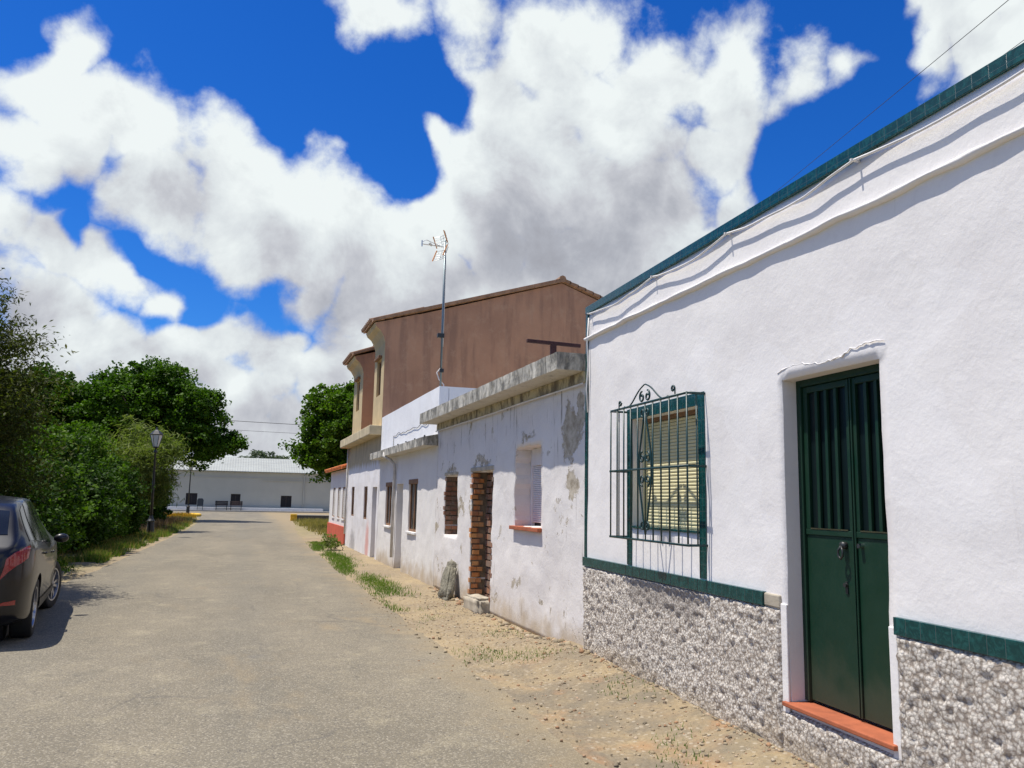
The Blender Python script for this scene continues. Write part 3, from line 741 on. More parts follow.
m.tube([(3.955, y-.035, 1.375), (3.935, y-.04, 1.35), (3.935, y-.04, 1.32), (3.955, y-.04, 1.30), (3.975, y-.04, 1.32), (3.975, y-.04, 1.35), (3.955, y-.035, 1.375)], .007, 6)
m.build('door_knocker', 'dark_metal', dr, smooth=True)
m = MB(); m.box(3.945, 3.965, y-.006, y, 1.10, 1.17); m.tube([(3.955, y-.02, 1.15), (3.955, y, 1.15)], .013, 10)
m.build('lock', 'dark_metal', dr)
m = MB(); m.tube([(4.10, y-.03, 1.385), (4.10, y, 1.385)], .014, 10); m.build('door_knob', 'chrome', dr)
MB().box(3.50, 4.475, -.040, .16, .372, .400).build('doorstep', 'terracotta', h1, bevel=.006)
# window
wn_ = empty('window', (0, 0, 0)); wn_.parent = h1
m = MB(); yy = -.012
m.box(1.08, 1.18, yy, .0, 1.05, 2.475); m.box(2.43, 2.53, yy, 0, 1.05, 2.475); m.box(1.18, 2.43, yy, 0, 2.375, 2.475)
m.box(1.18, 2.43, -.02, .13, 1.385, 1.403)
m.build('tile_surround', 'green_tile', wn_, bevel=.002)
MB().box(1.18, 1.21, .10, .14, 1.403, 2.375).build('side_rail', 'cream_shutter', wn_, bevel=.003); MB().box(2.40, 2.43, .10, .14, 1.403, 2.375).build('side_rail', 'cream_shutter', wn_, bevel=.003)
m = MB(); m.box(1.21, 2.40, .10, .14, 2.342, 2.375)
m.build('window_frame', 'frame_wood', wn_, bevel=.003)
m = MB(); nz = 32; z0, z1 = 1.405, 2.342
for k in range(nz):
    a = z0 + (z1-z0)*k/nz; b = z0 + (z1-z0)*(k+1)/nz - .004
    m.prism([(.135, a), (.131, a + .3*(b-a)), (.130, a + .7*(b-a)), (.135, b), (.15, b), (.15, a)], 1.21, 2.40, 'x')
m.build('roller_shutter', 'cream_shutter', wn_)
MB().box(1.21, 2.40, .152, .16, 1.403, 2.342).build('shutter_backing', 'cream_shutter', wn_)
# projecting wrought-iron grille
m = MB(); gd = -.165; gx0, gx1, gz0, gz1 = 1.06, 2.54, 1.30, 2.455
for z, e in ((gz0, .02), (1.895, .02), (gz1, 0)):
    m.box(gx0 - e, gx1 + e, gd - .006, gd + .006, z - .009, z + .009)
    m.box(gx0 - .006, gx0 + .006, gd + .006, -.002, z - .009, z + .009); m.box(gx1 - .006, gx1 + .006, gd + .006, -.002, z - .009, z + .009)
for k in range(11):
    if k == 5: continue
    x = gx0 + (gx1 - gx0)*k/10; m.tube([(x, gd, gz0), (x, gd, gz1)], .0075, 6)
for x in (gx0, gx1): m.tube([(x, gd*.5, gz0), (x, gd*.5, gz1)], .0065, 6)
xc = (gx0 + gx1)/2; zc = 1.895
def scroll(cx, cz, r, a0, turns, hand, tail=None):
    pts = []
    N = 22
    for i in range(N+1):
        u = i/N; a = a0 + hand*u*turns*2*math.pi; rr = r*(1 - .75*u); pts.append((cx + rr*math.cos(a), gd - .002, cz + rr*math.sin(a)))
    m.tube(pts, .0085, 6)
m.tube([(xc, gd, gz0), (xc, gd, gz1)], .0065, 6)
for sx in (-1, 1):
    m.tube([(xc, gd, gz1 - .03), (xc + sx*.035, gd, gz1 - .16), (xc + sx*.115, gd, zc + .12), (xc + sx*.118, gd, zc), (xc + sx*.115, gd, zc - .12), (xc + sx*.035, gd, gz0 + .16), (xc, gd, gz0 + .05)], .0085, 6)
    for sz in (-1, 1):
        scroll(xc + sx*.052, zc + sz*.095, .050, R(90 if sz > 0 else -90), 1.1, -sx*sz)
        scroll(xc + sx*.042, zc + sz*.48, .038, R(-90 if sz > 0 else 90), 1.0, sx*sz)
    # crest
    scroll(xc + sx*.055, gz1 + .055, .05, R(90), 1.2, -sx)
    pts = [(xc + sx*(.01 + .42*u), gd, gz1 + .01 + .15*(1-u)**1.7 + .02*math.sin(u*6.3)) for u in [i/12 for i in range(13)]]
    m.tube(pts, .007, 6)
    scroll(xc + sx*.52, gz1 + .055, .030, R(0), 1.0, sx)
    m.tube([(xc + sx*.55, gd, gz1 + .055), (xc + sx*.55, gd, gz1)], .006, 6)
m.build('grille', 'grille_green', wn_, smooth=True)

# ------------------------------------------------------------------ window / door parts for the older houses
def dark_window(parent, x0, x1, z0, z1, lintel=None, sill=True, frame='frame_wood', dep=.035):
    wd = empty('window', (0, 0, 0)); wd.parent = parent
    f = .05; m = MB()
    m.box(x0, x0+f, dep, dep+.05, z0, z1); m.box(x1-f, x1, dep, dep+.05, z0, z1); m.box(x0+f, x1-f, dep, dep+.05, z1-f, z1); m.box(x0+f, x1-f, dep, dep+.05, z0, z0+f)
    xm = (x0+x1)/2; m.box(xm-.025, xm+.025, dep+.004, dep+.046, z0+f, z1-f)
    m.build('frame', frame, wd, bevel=.004)
    MB().box(x0+f, x1-f, dep+.02, dep+.03, z0+f, z1-f).build('pane', 'dark_glass', wd)
    MB().box(x0, x1, dep+.06, dep+.07, z0, z1).build('interior', 'interior_dark', wd)
    if lintel: MB().box(x0-.03, x1+.03, -.006, .10, z1 - .10, z1).build('lintel', lintel, wd, bevel=.006)
    if sill: MB().box(x0-.04, x1+.04, -.045, dep, z0-.045, z0 + .002).build('sill', 'white_sill', wd, bevel=.006)
    return wd
def plank_door(parent, x0, x1, z0, z1, mat='pale_door', dep=.2):
    d = empty('door', (0, 0, 0)); d.parent = parent
    m = MB(); n = 4
    for k in range(n):
        a = x0 + .04 + (x1-x0-.08)*k/n; b = x0 + .04 + (x1-x0-.08)*(k+1)/n - .006; m.box(a, b, dep, dep+.04, z0+.01, z1-.05)
    m.build('door_leaf', mat, d, bevel=.004)
    m = MB(); m.box(x0, x0+.04, dep-.01, dep+.05, z0, z1); m.box(x1-.04, x1, dep-.01, dep+.05, z0, z1); m.box(x0+.04, x1-.04, dep-.01, dep+.05, z1-.05, z1)
    m.build('frame', mat, d, bevel=.004)
    MB().box(x0+.04, x1-.04, dep+.05, dep+.06, z0, z1-.05).build('door_backing', 'interior_dark', d)
    MB().tube([(x1-.12, dep-.05, (z0+z1)/2), (x1-.12, dep, (z0+z1)/2)], .018, 8).build('handle', 'dark_metal', d)
def bricks(x0, x1, z0, z1, yf, depth, ragged=None, seed=1):
    rr = random.Random(seed); m = MB(); bh, bl = .095, .235; z = z0; row = 0
    while z < z1 - .01:
        h = min(bh, z1 - z); x = x0 - (row % 2)*bl*.5
        while x < x1:
            a = max(x, x0); b = min(x + bl, x1)
            if b - a > .03:
                yy = yf + rr.uniform(-.008, .008)
                if ragged: yy += ragged(a, z, rr)
                dz = rr.uniform(-.003, .003)
                m.box(a + .004, b - .004, yy, yy + depth, z + .005 + dz, z + h - .006 + dz)
                # hollow chambers on the exposed ends of some bricks
            x += bl
        z += bh + .008; row += 1
    return m

# ------------------------------------------------------------------ house 2: peeling, concrete slab eave
h2 = empty('house', (3.5, 15.2, 0), R(-90))
tag(h2, 'derelict low house with peeling white plaster, stained concrete slab eave and bricked up doorway', 'house')
L2, D2, H2 = 7.08, 8., 3.02
bw = (.70, 1.60, 1.0, 2.03); bd = (2.50, 3.63, .06, 2.05); sw = (4.67, 5.70, 1.28, 2.31)
m = wall_panel('w', 0, L2, 0, H2, 0, .34, [bw, bd, sw], None, None, step=.07, amp=.016, sc=1.4, seed=4.5, jag=.03, edge=.01)
house_shell(m, L2, D2, H2, .34)
m.build('wall', 'peeling_white', h2)
for p in h2.children[0].data.polygons: p.use_smooth = abs(p.normal.y) > .9
# slab with broken edge
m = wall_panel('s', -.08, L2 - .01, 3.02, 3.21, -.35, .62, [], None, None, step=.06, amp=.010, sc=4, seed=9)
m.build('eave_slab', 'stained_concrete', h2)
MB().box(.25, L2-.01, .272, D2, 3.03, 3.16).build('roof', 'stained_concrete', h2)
m = wall_panel('s', 0, L2, 2.90, 3.018, -.035, .03, [], None, None, step=.08, amp=.012, sc=3, seed=2); m.build('eave_band', 'mouldy_band', h2)
m = MB(); m.tube([(0, -.05, 2.885), (1.5, -.055, 2.88), (3.5, -.05, 2.875), (5, -.055, 2.885), (L2, -.05, 2.88)], .010, 6); m.build('facade_cable', 'cable_white', h2, smooth=True)
# bricked doorway: ragged toothing on the left, bricked back in shadow on the right
def rag(a, z, rr):
    u = (a - 2.5)/1.13
    return (-.10 + rr.uniform(-.02, .03)) if u < .42 + .14*rr.random() else rr.uniform(0, .012)
bf = empty('bricked_doorway', (0, 0, 0)); bf.parent = h2
def jamb(x0, x1, z0, z1, y1, rr, full=True):
    m = MB(); z = z0; row = 0
    while z < z1 - .02:
        h = min(.082, z1 - z); y = -.006 + rr.uniform(-.012, .04); e = x1 + rr.uniform(-.02, .03)
        cut = y1 + (rr.uniform(-.03, .0) if row % 2 else rr.uniform(-.11, -.03))
        m.box(x0, e, y, y + .10, z + .008, z + h - .010)
        m.box(x0, x1 + rr.uniform(-.015, .015), y + .106, cut, z + .008, z + h - .010)
        z += h + .004; row += 1
    return m
rj = random.Random(4)
jamb(2.44, 2.53, .07, 2.04, .20, rj).build('brick_jamb', 'hollow_brick', bf)
jamb(3.61, 3.67, .07, 2.04, .16, rj).build('brick_jamb', 'shaded_brick', bf)
bricks(2.47, 3.66, .07, 2.09, .24, .1, lambda a, z, r: r.uniform(-.01, .01), 3).build('brick_infill', 'shaded_brick', bf)
MB().box(2.495, 2.512, .012, .30, .065, 2.045).build('jamb_mortar', 'jamb_mortar_mat', bf)
MB().box(2.47, 3.66, .312, .335, .1, 2.09).build('mortar', 'bare_mortar', bf)
MB().box(2.42, 3.70, -.012, .06, 2.05, 2.12).build('lintel', 'bare_mortar', bf, bevel=.012)
bw_ = empty('bricked_window', (0, 0, 0)); bw_.parent = h2
jamb(.64, .73, .99, 2.03, .26, rj).build('brick_jamb', 'shaded_brick', bw_)
MB().box(.695, .712, .012, .32, 1.002, 2.028).build('jamb_mortar', 'jamb_mortar_mat', bw_)
bricks(.68, 1.62, .97, 2.05, .26, .07, lambda a, z, r: r.uniform(-.01, .02), 8).build('brick_infill', 'shaded_brick', bw_)
MB().box(.64, 1.66, -.010, .06, 2.03, 2.09).build('lintel', 'bare_mortar', bw_, bevel=.012)
# rolled-shutter window
w2 = empty('window', (0, 0, 0)); w2.parent = h2
y = .22; m = MB(); x0, x1, z0, z1 = sw
m.box(x0, x0+.045, y, y+.06, z0, z1); m.box(x1-.045, x1, y, y+.06, z0, z1); m.box(x0+.045, x1-.045, y-.004, y+.06, 2.08, z1)
m.build('window_frame', 'pale_shutter', w2, bevel=.004)
m = MB()
for k in range(30):
    a = 1.33 + .75*k/30; b = a + .75/30 - .003; m.prism([(y+.026, a), (y+.02, a+.006), (y+.02, b-.005), (y+.026, b), (y+.05, b), (y+.05, a)], x0+.045, x1-.045, 'x')
m.build('roller_shutter', 'pale_shutter', w2)
MB().box(x0+.045, x1-.045, y+.052, y+.06, z0, 2.08).build('interior', 'interior_dark', w2)
MB().box(x0-.05, x1+.04, -.06, .22, 1.235, 1.283).build('sill', 'terracotta', w2, bevel=.006)

# ------------------------------------------------------------------ house 3: low white with roof parapet
h3 = empty('house', (3.5, 21.98, 0), R(-90))
tag(h3, 'low white house with plain roof parapet, thin cornice and drainpipe beside a recessed doorway', 'house')
L3 = 6.76; D3 = 8
a_ = (4.10, 5.0, .92, 2.03); b_ = (2.65, 3.45, .0, 1.95); c_ = (1.10, 1.95, .95, 2.01)
m = wall_panel('w', 0, L3, 0, 2.72, 0, .3, [a_, b_, c_], None, None, step=.1, amp=.012, sc=1.3, seed=7)
house_shell(m, L3, D3, 2.72); m.build('wall', 'old_white', h3)
m = wall_panel('c', 0, L3, 2.62, 2.78, -.28, .28, [], None, None, step=.1, amp=.008, sc=3, seed=3)
m.v = [(x, y, z + (.06 if (y > -.1 and z > 2.7) else (0 if z > 2.7 else (-.0)))) for x, y, z in m.v]
m.build('cornice', 'stained_concrete', h3)
m = wall_panel('p', 0, L3, 2.70, 3.76, .001, .18, [], None, None, step=.15, amp=.006, sc=1, seed=5)
m.box(0, .18, .19, D3, 2.73, 3.76); m.box(L3-.18, L3, .19, D3, 2.73, 3.76)
m.build('parapet', 'clean_white', h3)
MB().box(.18, L3-.18, .19, D3, 3.3, 3.4).build('roof', 'cream_ledge', h3)
dark_window(h3, *a_[:2], a_[2], a_[3], lintel='frame_wood'); dark_window(h3, *c_[:2], c_[2], c_[3], lintel='frame_wood')
plank_door(h3, *b_[:2], .0, b_[3])
m = MB(); m.tube([(2.25, -.26, 2.70), (2.32, -.30, 2.62), (2.45, -.14, 2.52), (2.50, -.06, 2.42), (2.50, -.05, 2.2), (2.50, -.05, .25)], .035, 10)
m.build('drainpipe', 'grey_pipe', h3, smooth=True)
m = MB(); pts = []
for i in range(40):
    u = i/39; pts.append((2.0 + 3.9*u, -.015, 3.13 + .05*noise.noise(Vector((u*9, 3, 3)))))
m.tube([(2.0, -.015, 2.85)] + pts, .006, 5)
for k in range(4): m.box(2.6 + k*1.0, 2.62 + k*1.0, -.03, 0, 2.79, 2.90)
m.build('facade_cable', 'cable_black', h3)

# ------------------------------------------------------------------ house 4: two-storey brown block with bays
h4 = empty('house', (3.5, 28.8, 0), R(-90))
tag(h4, 'two-storey brown rendered house with blank gable wall and projecting upper bays', 'house')
L4 = 6.8
a4 = (5.70, 6.50, .0, 1.92); b4 = (4.10, 4.75, 1.0, 1.95); c4 = (1.20, 1.90, 1.03, 1.97)
m = wall_panel('w', 0, L4, 0, 3.30, 0, .3, [a4, b4, c4], None, None, step=.12, amp=.012, sc=1.3, seed=17)
house_shell(m, L4, 11, 3.30); m.build('wall', 'white_and_tan_render', h4)
MB().box(-.02, L4 - .02, -.32, .6, 3.30, 3.56).build('ledge', 'cream_ledge', h4, bevel=.02)
def main_poly(front, zf): # (depth from street, z)
    return [(front, 3.32), (front, zf), (5.15, 8.02), (11.2, 5.9), (11.2, 3.32)]
m = MB(); m.prism(main_poly(.62, 6.60), .25, L4 - .004, 'x'); m.build('upper_wall', 'brown_render', h4)
# bays
for (x0, x1, zt, nr) in ((5.1, 6.796, 6.46, 1), (.55, 2.70, 6.20, 0)):
    b = empty('bay', (0, 0, 0)); b.parent = h4
    xm = (x0 + x1)/2; wz0, wz1 = 4.45, 5.45; ww = .36
    m = wall_panel('b', x0, x1, 3.561, zt - .62, 0, .2, [(xm-ww, xm+ww, wz0, wz1)], None, None, step=.3, amp=0)
    m.prism([(.0, zt - .62), (-.05, zt - .45), (-.14, zt - .30), (-.26, zt - .2), (-.30, zt - .10), (.7, zt + .15), (.7, zt - .62)], x0, x1, 'x')
    m.build('bay_wall', 'tan_render', b)
    q = [(.004, 3.562), (.004, zt - .62), (-.045, zt - .45), (-.135, zt - .30), (-.255, zt - .2), (-.295, zt - .11), (.9, zt + .24), (.9, 3.562)]
    MB().prism(q, x1, x1 + .006, 'x').build('bay_cheek', 'brown_render', b); MB().prism(q, x0 - .006, x0, 'x').build('bay_cheek', 'brown_render', b)
    f = MB(); f.box(xm-ww, xm-ww+.05, .06, .1, wz0, wz1); f.box(xm+ww-.05, xm+ww, .06, .1, wz0, wz1); f.box(xm-ww+.05, xm+ww-.05, .06, .1, wz1-.05, wz1)
    f.build('window_frame', 'frame_wood', b)
    MB().box(xm-ww+.05, xm+ww-.05, .075, .085, wz0, wz1-.05).build('window_pane', 'dark_glass', b)
    MB().box(xm-ww-.08, xm+ww+.08, -.10, .0, wz1+.02, wz1+.09).build('window_hood', 'frame_wood', b, bevel=.01)
    # tile verge over the bay
    m = MB(); s_ = (8.10 - (zt - .02))/(5.15 + .36)
    d1 = 5.15 if nr else 1.2
    m.prism([(-.36, zt - .08), (-.36, zt - .01), (d1, zt - .01 + s_*(d1+.36)), (d1, zt - .08 + s_*(d1+.36))], x0 - .12, x1 + .10, 'x')
    n = int((x1 - x0 + .2)/.22)
    for k in range(n):
        xx = x0 - .08 + k*.22; m.tube([(xx, -.42, zt - .01), (xx, 1.1, zt + .03 + s_*1.46)], .06, 6)
    m.build('bay_roof', 'roof_tile_brown', b)
# main roof with stepped tile verge along the gable
m = MB(); s_ = (8.05 - 6.62)/(5.15 - .5)
m.prism([(.5, 6.62), (5.15, 8.05), (11.5, 5.86), (11.5, 5.94), (5.15, 8.13), (.5, 6.70)], .15, L4 + .02, 'x')
for k in range(24):   # verge tiles
    u0 = k/24; u1 = (k+1)/24
    ya, yb = -.3 + 5.45*u0, -.3 + 5.45*u1; za = 6.40 + (8.09 - 6.40)*u0
    m.prism([(ya, za), (ya, za + .055), (yb + .03, za + .055 + (1.69/24)*.75), (yb + .03, za + (1.69/24)*.75)], L4 - .22, L4 + .07, 'x')
for k in range(26):
    u0 = k/26; ya, yb = 5.15 + 6.3*u0, 5.15 + 6.3*(k+1)/26; za = 8.07 - 2.15*u0
    m.prism([(ya, za), (ya, za + .09), (yb + .03, za + .02), (yb + .03, za - .07)], L4 - .22, L4 + .07, 'x')
m.tube([(.2, 5.15, 8.13), (L4 + .09, 5.15, 8.13)], .11, 8)
for k in range(28):
    xx = .3 + k*.24; m.tube([(xx, .45, 6.68), (xx, 5.1, 8.11)], .055, 5, cap=False)
m.build('roof', 'roof_tile_brown', h4)
dark_window(h4, *b4[:2], b4[2], b4[3], sill=False, dep=.02); dark_window(h4, *c4[:2], c4[2], c4[3], sill=False, dep=.02); plank_door(h4, *a4[:2], 0, a4[3])
MB().tube([(.12, -.05, 3.28), (.12, -.05, .4)], .03, 8).build('drainpipe', 'grey_pipe', h4, smooth=True)

# ------------------------------------------------------------------ house 5: orange tiles and red dado
h5 = empty('house', (3.5, 34.5, 0), R(-90))
tag(h5, 'small far white house with orange roof tiles and brick-red painted base', 'house')
L5 = 5.68; ops = [(1.2, 2.0, .87, 1.99), (2.9, 3.7, .87, 1.99), (4.35, 5.1, .87, 1.99)]
m = wall_panel('w', 0, L5, 0, 2.62, 0, .3, ops, None, None, step=.2, amp=.01, sc=1.3, seed=27)
house_shell(m, L5, 8, 2.62)
m.prism([(.3, 2.6), (3.9, 3.75), (8, 2.6)], 0, .25, 'x'); m.prism([(.3, 2.6), (3.9, 3.75), (8, 2.6)], L5-.25, L5, 'x')
m.build('wall', 'far_white', h5)
MB().box(-.03, L5 - .003, -.05, 0, 0, .62).build('dado', 'red_dado', h5, bevel=.008)
m = MB(); m.prism([(-.22, 2.60), (-.22, 2.68), (3.9, 3.88), (8.2, 2.68), (8.2, 2.60), (3.9, 3.78)], -.1, L5 - .005, 'x')
for k in range(26): m.tube([(-.02 + k*.22, -.26, 2.67), (-.02 + k*.22, 3.9, 3.88)], .06, 6)
m.build('roof', 'roof_tile_orange', h5)
for q in ops:
    wd = empty('window', (0, 0, 0)); wd.parent = h5
    m = MB(); a, b, c, d = q
    m.box(a, a+.05, .012, .06, c, d); m.box(b-.05, b, .012, .06, c, d); m.box(a+.05, b-.05, .012, .06, d-.05, d); m.box(a+.05, b-.05, .012, .06, c, c+.05); m.build('frame', 'frame_wood', wd)
    m = MB()
    for k in range(16): z = c + .05 + (d-c-.1)*k/16; m.box(a+.05, b-.05, .020, .035, z, z + (d-c-.1)/16 - .006)
    m.box(a+.05, b-.05, .037, .04, c, d)
    m.build('shutter', 'grey_pipe', wd)
    MB().box(a-.03, b+.03, -.03, .012, c-.045, c+.001).build('sill', 'white_sill', wd)

# ------------------------------------------------------------------ warehouse
wh = empty('warehouse', (0, 90.5, 0), 0)
tag(wh, 'long low pale grey warehouse with corrugated roof closing the end of the street', 'warehouse')
ops = [(-5.25, -4.15, .62, 1.80), (-.90, .05, .62, 1.80), (4.1, 5.2, .52, 1.72), (-14, -13, .6, 1.8), (13.5, 14.6, .5, 1.7)]
m = wall_panel('w', -30, 24, 0, 4.13, 0, .3, ops, None, None, step=1., amp=.02)
m.box(-30, -29.7, .301, 9, 0, 4.13); m.box(23.7, 24, .301, 9, 0, 4.13); m.box(-29.7, 23.7, 8.7, 9, 0, 4.13)
m.prism([(.0, 4.13), (4.5, 5.6), (9, 4.13)], -30, -29.7, 'x'); m.prism([(.0, 4.13), (4.5, 5.6), (9, 4.13)], 23.7, 24, 'x')
m.build('wall', 'warehouse_wall', wh)
MB().prism([(-.3, 4.10), (-.3, 4.16), (4.5, 5.76), (9.3, 4.16), (9.3, 4.10), (4.5, 5.68)], -30.3, 24.3, 'x').build('roof', 'sheet_roof', wh)
MB().box(-30, 24, -.05, -.001, 3.46, 3.54).build('string_course', 'warehouse_wall', wh)
MB().box(2.2, 24, -.09, -.051, 3.24, 3.30).build('string_course', 'warehouse_wall', wh)
MB().box(-7, 8.4, -1.2, -.06, .14, .42).build('plinth', 'warehouse_base', wh, bevel=.02)
MB().tube([(6.4, -.12, 4.1), (6.4, -.12, .42)], .06, 8).build('drainpipe', 'warehouse_wall', wh)
for q in ops:
    wd = empty('window', (0, 0, 0)); wd.parent = wh; a, b, c, d = q
    m = MB(); m.box(a, a+.06, .08, .14, c, d); m.box(b-.06, b, .08, .14, c, d); m.box(a+.06, b-.06, .08, .14, d-.06, d); m.box(a+.06, b-.06, .08, .14, c, c+.06); m.box((a+b)/2-.03, (a+b)/2+.03, .085, .135, c+.06, d-.06)
    m.build('frame', 'wood_dark', wd); MB().box(a+.06, b-.06, .11, .12, c+.06, d-.06).build('pane', 'interior_dark', wd)

# ------------------------------------------------------------------ rooftop antenna, T post, leaning stone, step stone
an = empty('antenna', (3.72, 16.1, 3.4)); tag(an, 'tall television antenna on a thin mast above the white roof parapet', 'antenna')
m = MB(); m.tube([(0, 0, 0), (0, 0, 3.55)], .022, 10); m.build('mast', 'galvanised', an, smooth=True)
MB().box(-.10, .04, -.04, .04, 1.48, 1.57).build('clamp', 'dark_metal', an, bevel=.01); MB().box(-.03, .05, -.04, .04, .76, .84).build('clamp', 'dark_metal', an, bevel=.01)
m = MB(); m.tube([(0, .03, .86), (-.08, .03, .76), (-.03, .02, .62), (.07, .02, .52), (.06, 0, .4), (.03, 0, .1)], .013, 6)
m.tube([(.02, .02, 3.4), (.03, .0, 3.0), (.028, 0, 2.2), (.03, .02, 1.3)], .006, 5); m.build('aerial_lead', 'cable_white', an, smooth=True)
ah = empty('antenna_head', (0, 0, 3.40), R(12)); ah.parent = an; ah.scale = (.85, .85, .8)
m = MB()
m.tube([(.02, 0, 0), (-.62, 0, -.03)], .012, 6)
m.tube([(-.12, 0, 0), (-.50, .0, .10), (-.60, 0, .03)], .009, 5)
m.tube([(-.35, 0, -.03), (-.42, 0, .03)], .028, 6)
m.tube([(-.62, -.02, -.10), (-.62, -.02, .06)], .016, 6); 
m.build('boom', 'alu', ah)
for sz in (-1, 1):      # two curved mesh reflectors, above and below the boom
    m = MB()
    for k in range(5):
        z = sz*(.05 + .065*k); x = .02 - .03*k*0 - .02*k
        m.tube([(x - .10, -.30, z + .02*0), (x, -.15, z), (x + .02, 0, z), (x, .15, z), (x - .10, .30, z)], .005, 5)
    for yy in (-.15, 0, .15): m.tube([(.0, yy, sz*.04), (-.07, yy, sz*.32)], .005, 5)
    m.build('reflector', 'alu', ah)
    for yy in (-.30, .30): MB().tube([(-.08, yy, sz*.03), (-.19, yy, sz*.33)], .014, 6).build('reflector_end', 'orange_plastic', ah)

tp = empty('roof_post', (3.63, 9.5, 3.16)); tag(tp, 'rusty iron T-shaped post standing on the flat slab roof', 'post')
m = MB(); m.box(-.035, .035, -.03, .03, 0, .40); m.box(-.06, .06, -.05, .05, 0, .012); m.build('upright', 'rust_iron', tp, bevel=.005)
m = MB(); m.box(-.36, .36, -.022, .022, .40, .445, Matrix.Rotation(R(1.), 4, 'Y')); m.build('crossbar', 'rust_iron', tp, bevel=.005)

def rock(name, loc, sx, sy, sz, mat, label, cat, rot=(0, 0, 0), seed=0, sub=3, amp=.12, group=None, taper=0.):
    bm = bmesh.new(); bmesh.ops.create_cube(bm, size=1.)
    bmesh.ops.bevel(bm, geom=bm.edges[:], offset=.12, segments=2, affect='EDGES')
    bmesh.ops.subdivide_edges(bm, edges=bm.edges[:], cuts=sub, use_grid_fill=True)
    for v_ in bm.verts:
        n_ = noise.fractal(v_.co*2.3 + Vector((seed*7, seed, 0)), .8, 2.2, 4); v_.co *= 1 + amp*n_
        tp_ = 1 - taper*(v_.co.z + .5); v_.co = Vector((v_.co.x*sx, v_.co.y*sy*tp_ + taper*.1*v_.co.z, v_.co.z*sz))
    me = bpy.data.meshes.new(name); bm.to_mesh(me); bm.free()
    o = link_mesh(name, me, mat, smooth=True); o.location = loc; o.rotation_euler = rot
    tag(o, label, cat, group); return o
rock('stone_slab', (3.33, 13.42, .27), .13, .50, .62, 'grey_stone', 'rough grey stone slab leaning against the wall left of the bricked doorway', 'stone', (R(-8), R(18), R(8)), 2, amp=.26, taper=.55)
rock('step_stone', (3.44, 11.95, .075), .26, .78, .26, 'bare_mortar', 'broken stone step at the foot of the bricked up doorway', 'step', (0, 0, R(3)), 5, amp=.16)

# ------------------------------------------------------------------ lamps, benches, bin, walls
def lamp():
    r = empty('street_lamp', (0, 0, 0)); 
    m = MB(); m.lathe([(.17, 0), (.17, .06), (.13, .10), (.12, .55), (.145, .60), (.09, .68), (.06, .80)], seg=12); m.build('base', 'dark_metal', r, smooth=False)
    m = MB(); m.lathe([(.055, .78), (.045, 2.0), (.036, 3.16), (.07, 3.19), (.07, 3.24), (.03, 3.28), (.03, 3.36)], seg=10); m.build('pole', 'dark_metal', r, smooth=True)
    ln = empty('lantern', (0, 0, 0)); ln.parent = r
    m = MB(); m.lathe([(.10, 3.36), (.12, 3.40), (.105, 3.41)], seg=6); m.lathe([(.235, 3.85), (.245, 3.88), (.14, 4.0), (.05, 4.06), (.02, 4.16)], seg=6)
    for k in range(6):
        a = 2*math.pi*k/6; m.tube([(.105*math.cos(a), .105*math.sin(a), 3.40), (.225*math.cos(a), .225*math.sin(a), 3.86)], .010, 5)
    m.build('lantern_frame', 'dark_metal', ln)
    m = MB(); m.lathe([(.098, 3.412), (.218, 3.848)], seg=6); m.build('lantern_glass', 'lamp_glass', ln)
    return r
def copy_tree(o, parent=None):
    c = o.copy(); col.objects.link(c); c.parent = parent
    for ch in o.children: copy_tree(ch, c)
    return c
l1 = lamp(); l1.location = (-3.14, 34.2, 0); l1.rotation_euler = (0, R(-.8), 0)
tag(l1, 'tall black street lamp with pale lantern rising from the roadside grass beside the bushes', 'street lamp', 'black street lamps along the road')
l2 = copy_tree(l1); l2.location = (-3.75, 68.6, .12); l2.rotation_euler = (0, 0, 0)
l2['label'] = 'more distant black street lamp standing on the yellow kerbed island in front of the warehouse'

def bench(mat, label):
    r = empty('bench', (0, 0, 0)); tag(r, label, 'bench', 'benches in front of the warehouse')
    m = MB()
    for k in range(3): m.box(-.62, .62, -.2 + k*.14, -.08 + k*.14, .42, .455)
    m.build('seat', mat, r, bevel=.006)
    m = MB()
    for k in range(3): m.box(-.62, .62, .24, .27, .50 + k*.15, .63 + k*.15)
    m.build('backrest', mat, r, bevel=.006)
    for sx in (-1, 1):
        m = MB(); x = sx*.5
        m.box(x-.03, x+.03, -.2, -.15, 0, .42); m.box(x-.03, x+.03, .18, .235, 0, .95); m.box(x-.03, x+.03, -.2, .2, .38, .415); m.build('leg', 'dark_metal', r)
    return r
b1 = bench('wood_dark', 'dark slatted bench, the left one of the pair before the warehouse window'); b1.location = (-1.72, 88.95, .14)
b1.children[0].data  # noqa
b2 = bench('wood_brown', 'brown slatted bench, the right one of the pair before the warehouse window'); b2.location = (-.32, 88.95, .14)
bn = empty('litter_bin', (-3.75, 88.95, .14)); tag(bn, 'dark litter bin on two legs standing left of the benches', 'litter bin')
m = MB(); m.prism([(-.28, .40), (.28, .40), (.30, 1.0), (.18, 1.16), (-.18, 1.16), (-.30, 1.0)], -.18, .18); m.build('bin_body', 'bin_blue', bn, bevel=.02)
for sx in (-1, 1): MB().box(sx*.25-.025, sx*.25+.025, -.03, .03, 0, .42).build('leg', 'dark_metal', bn)

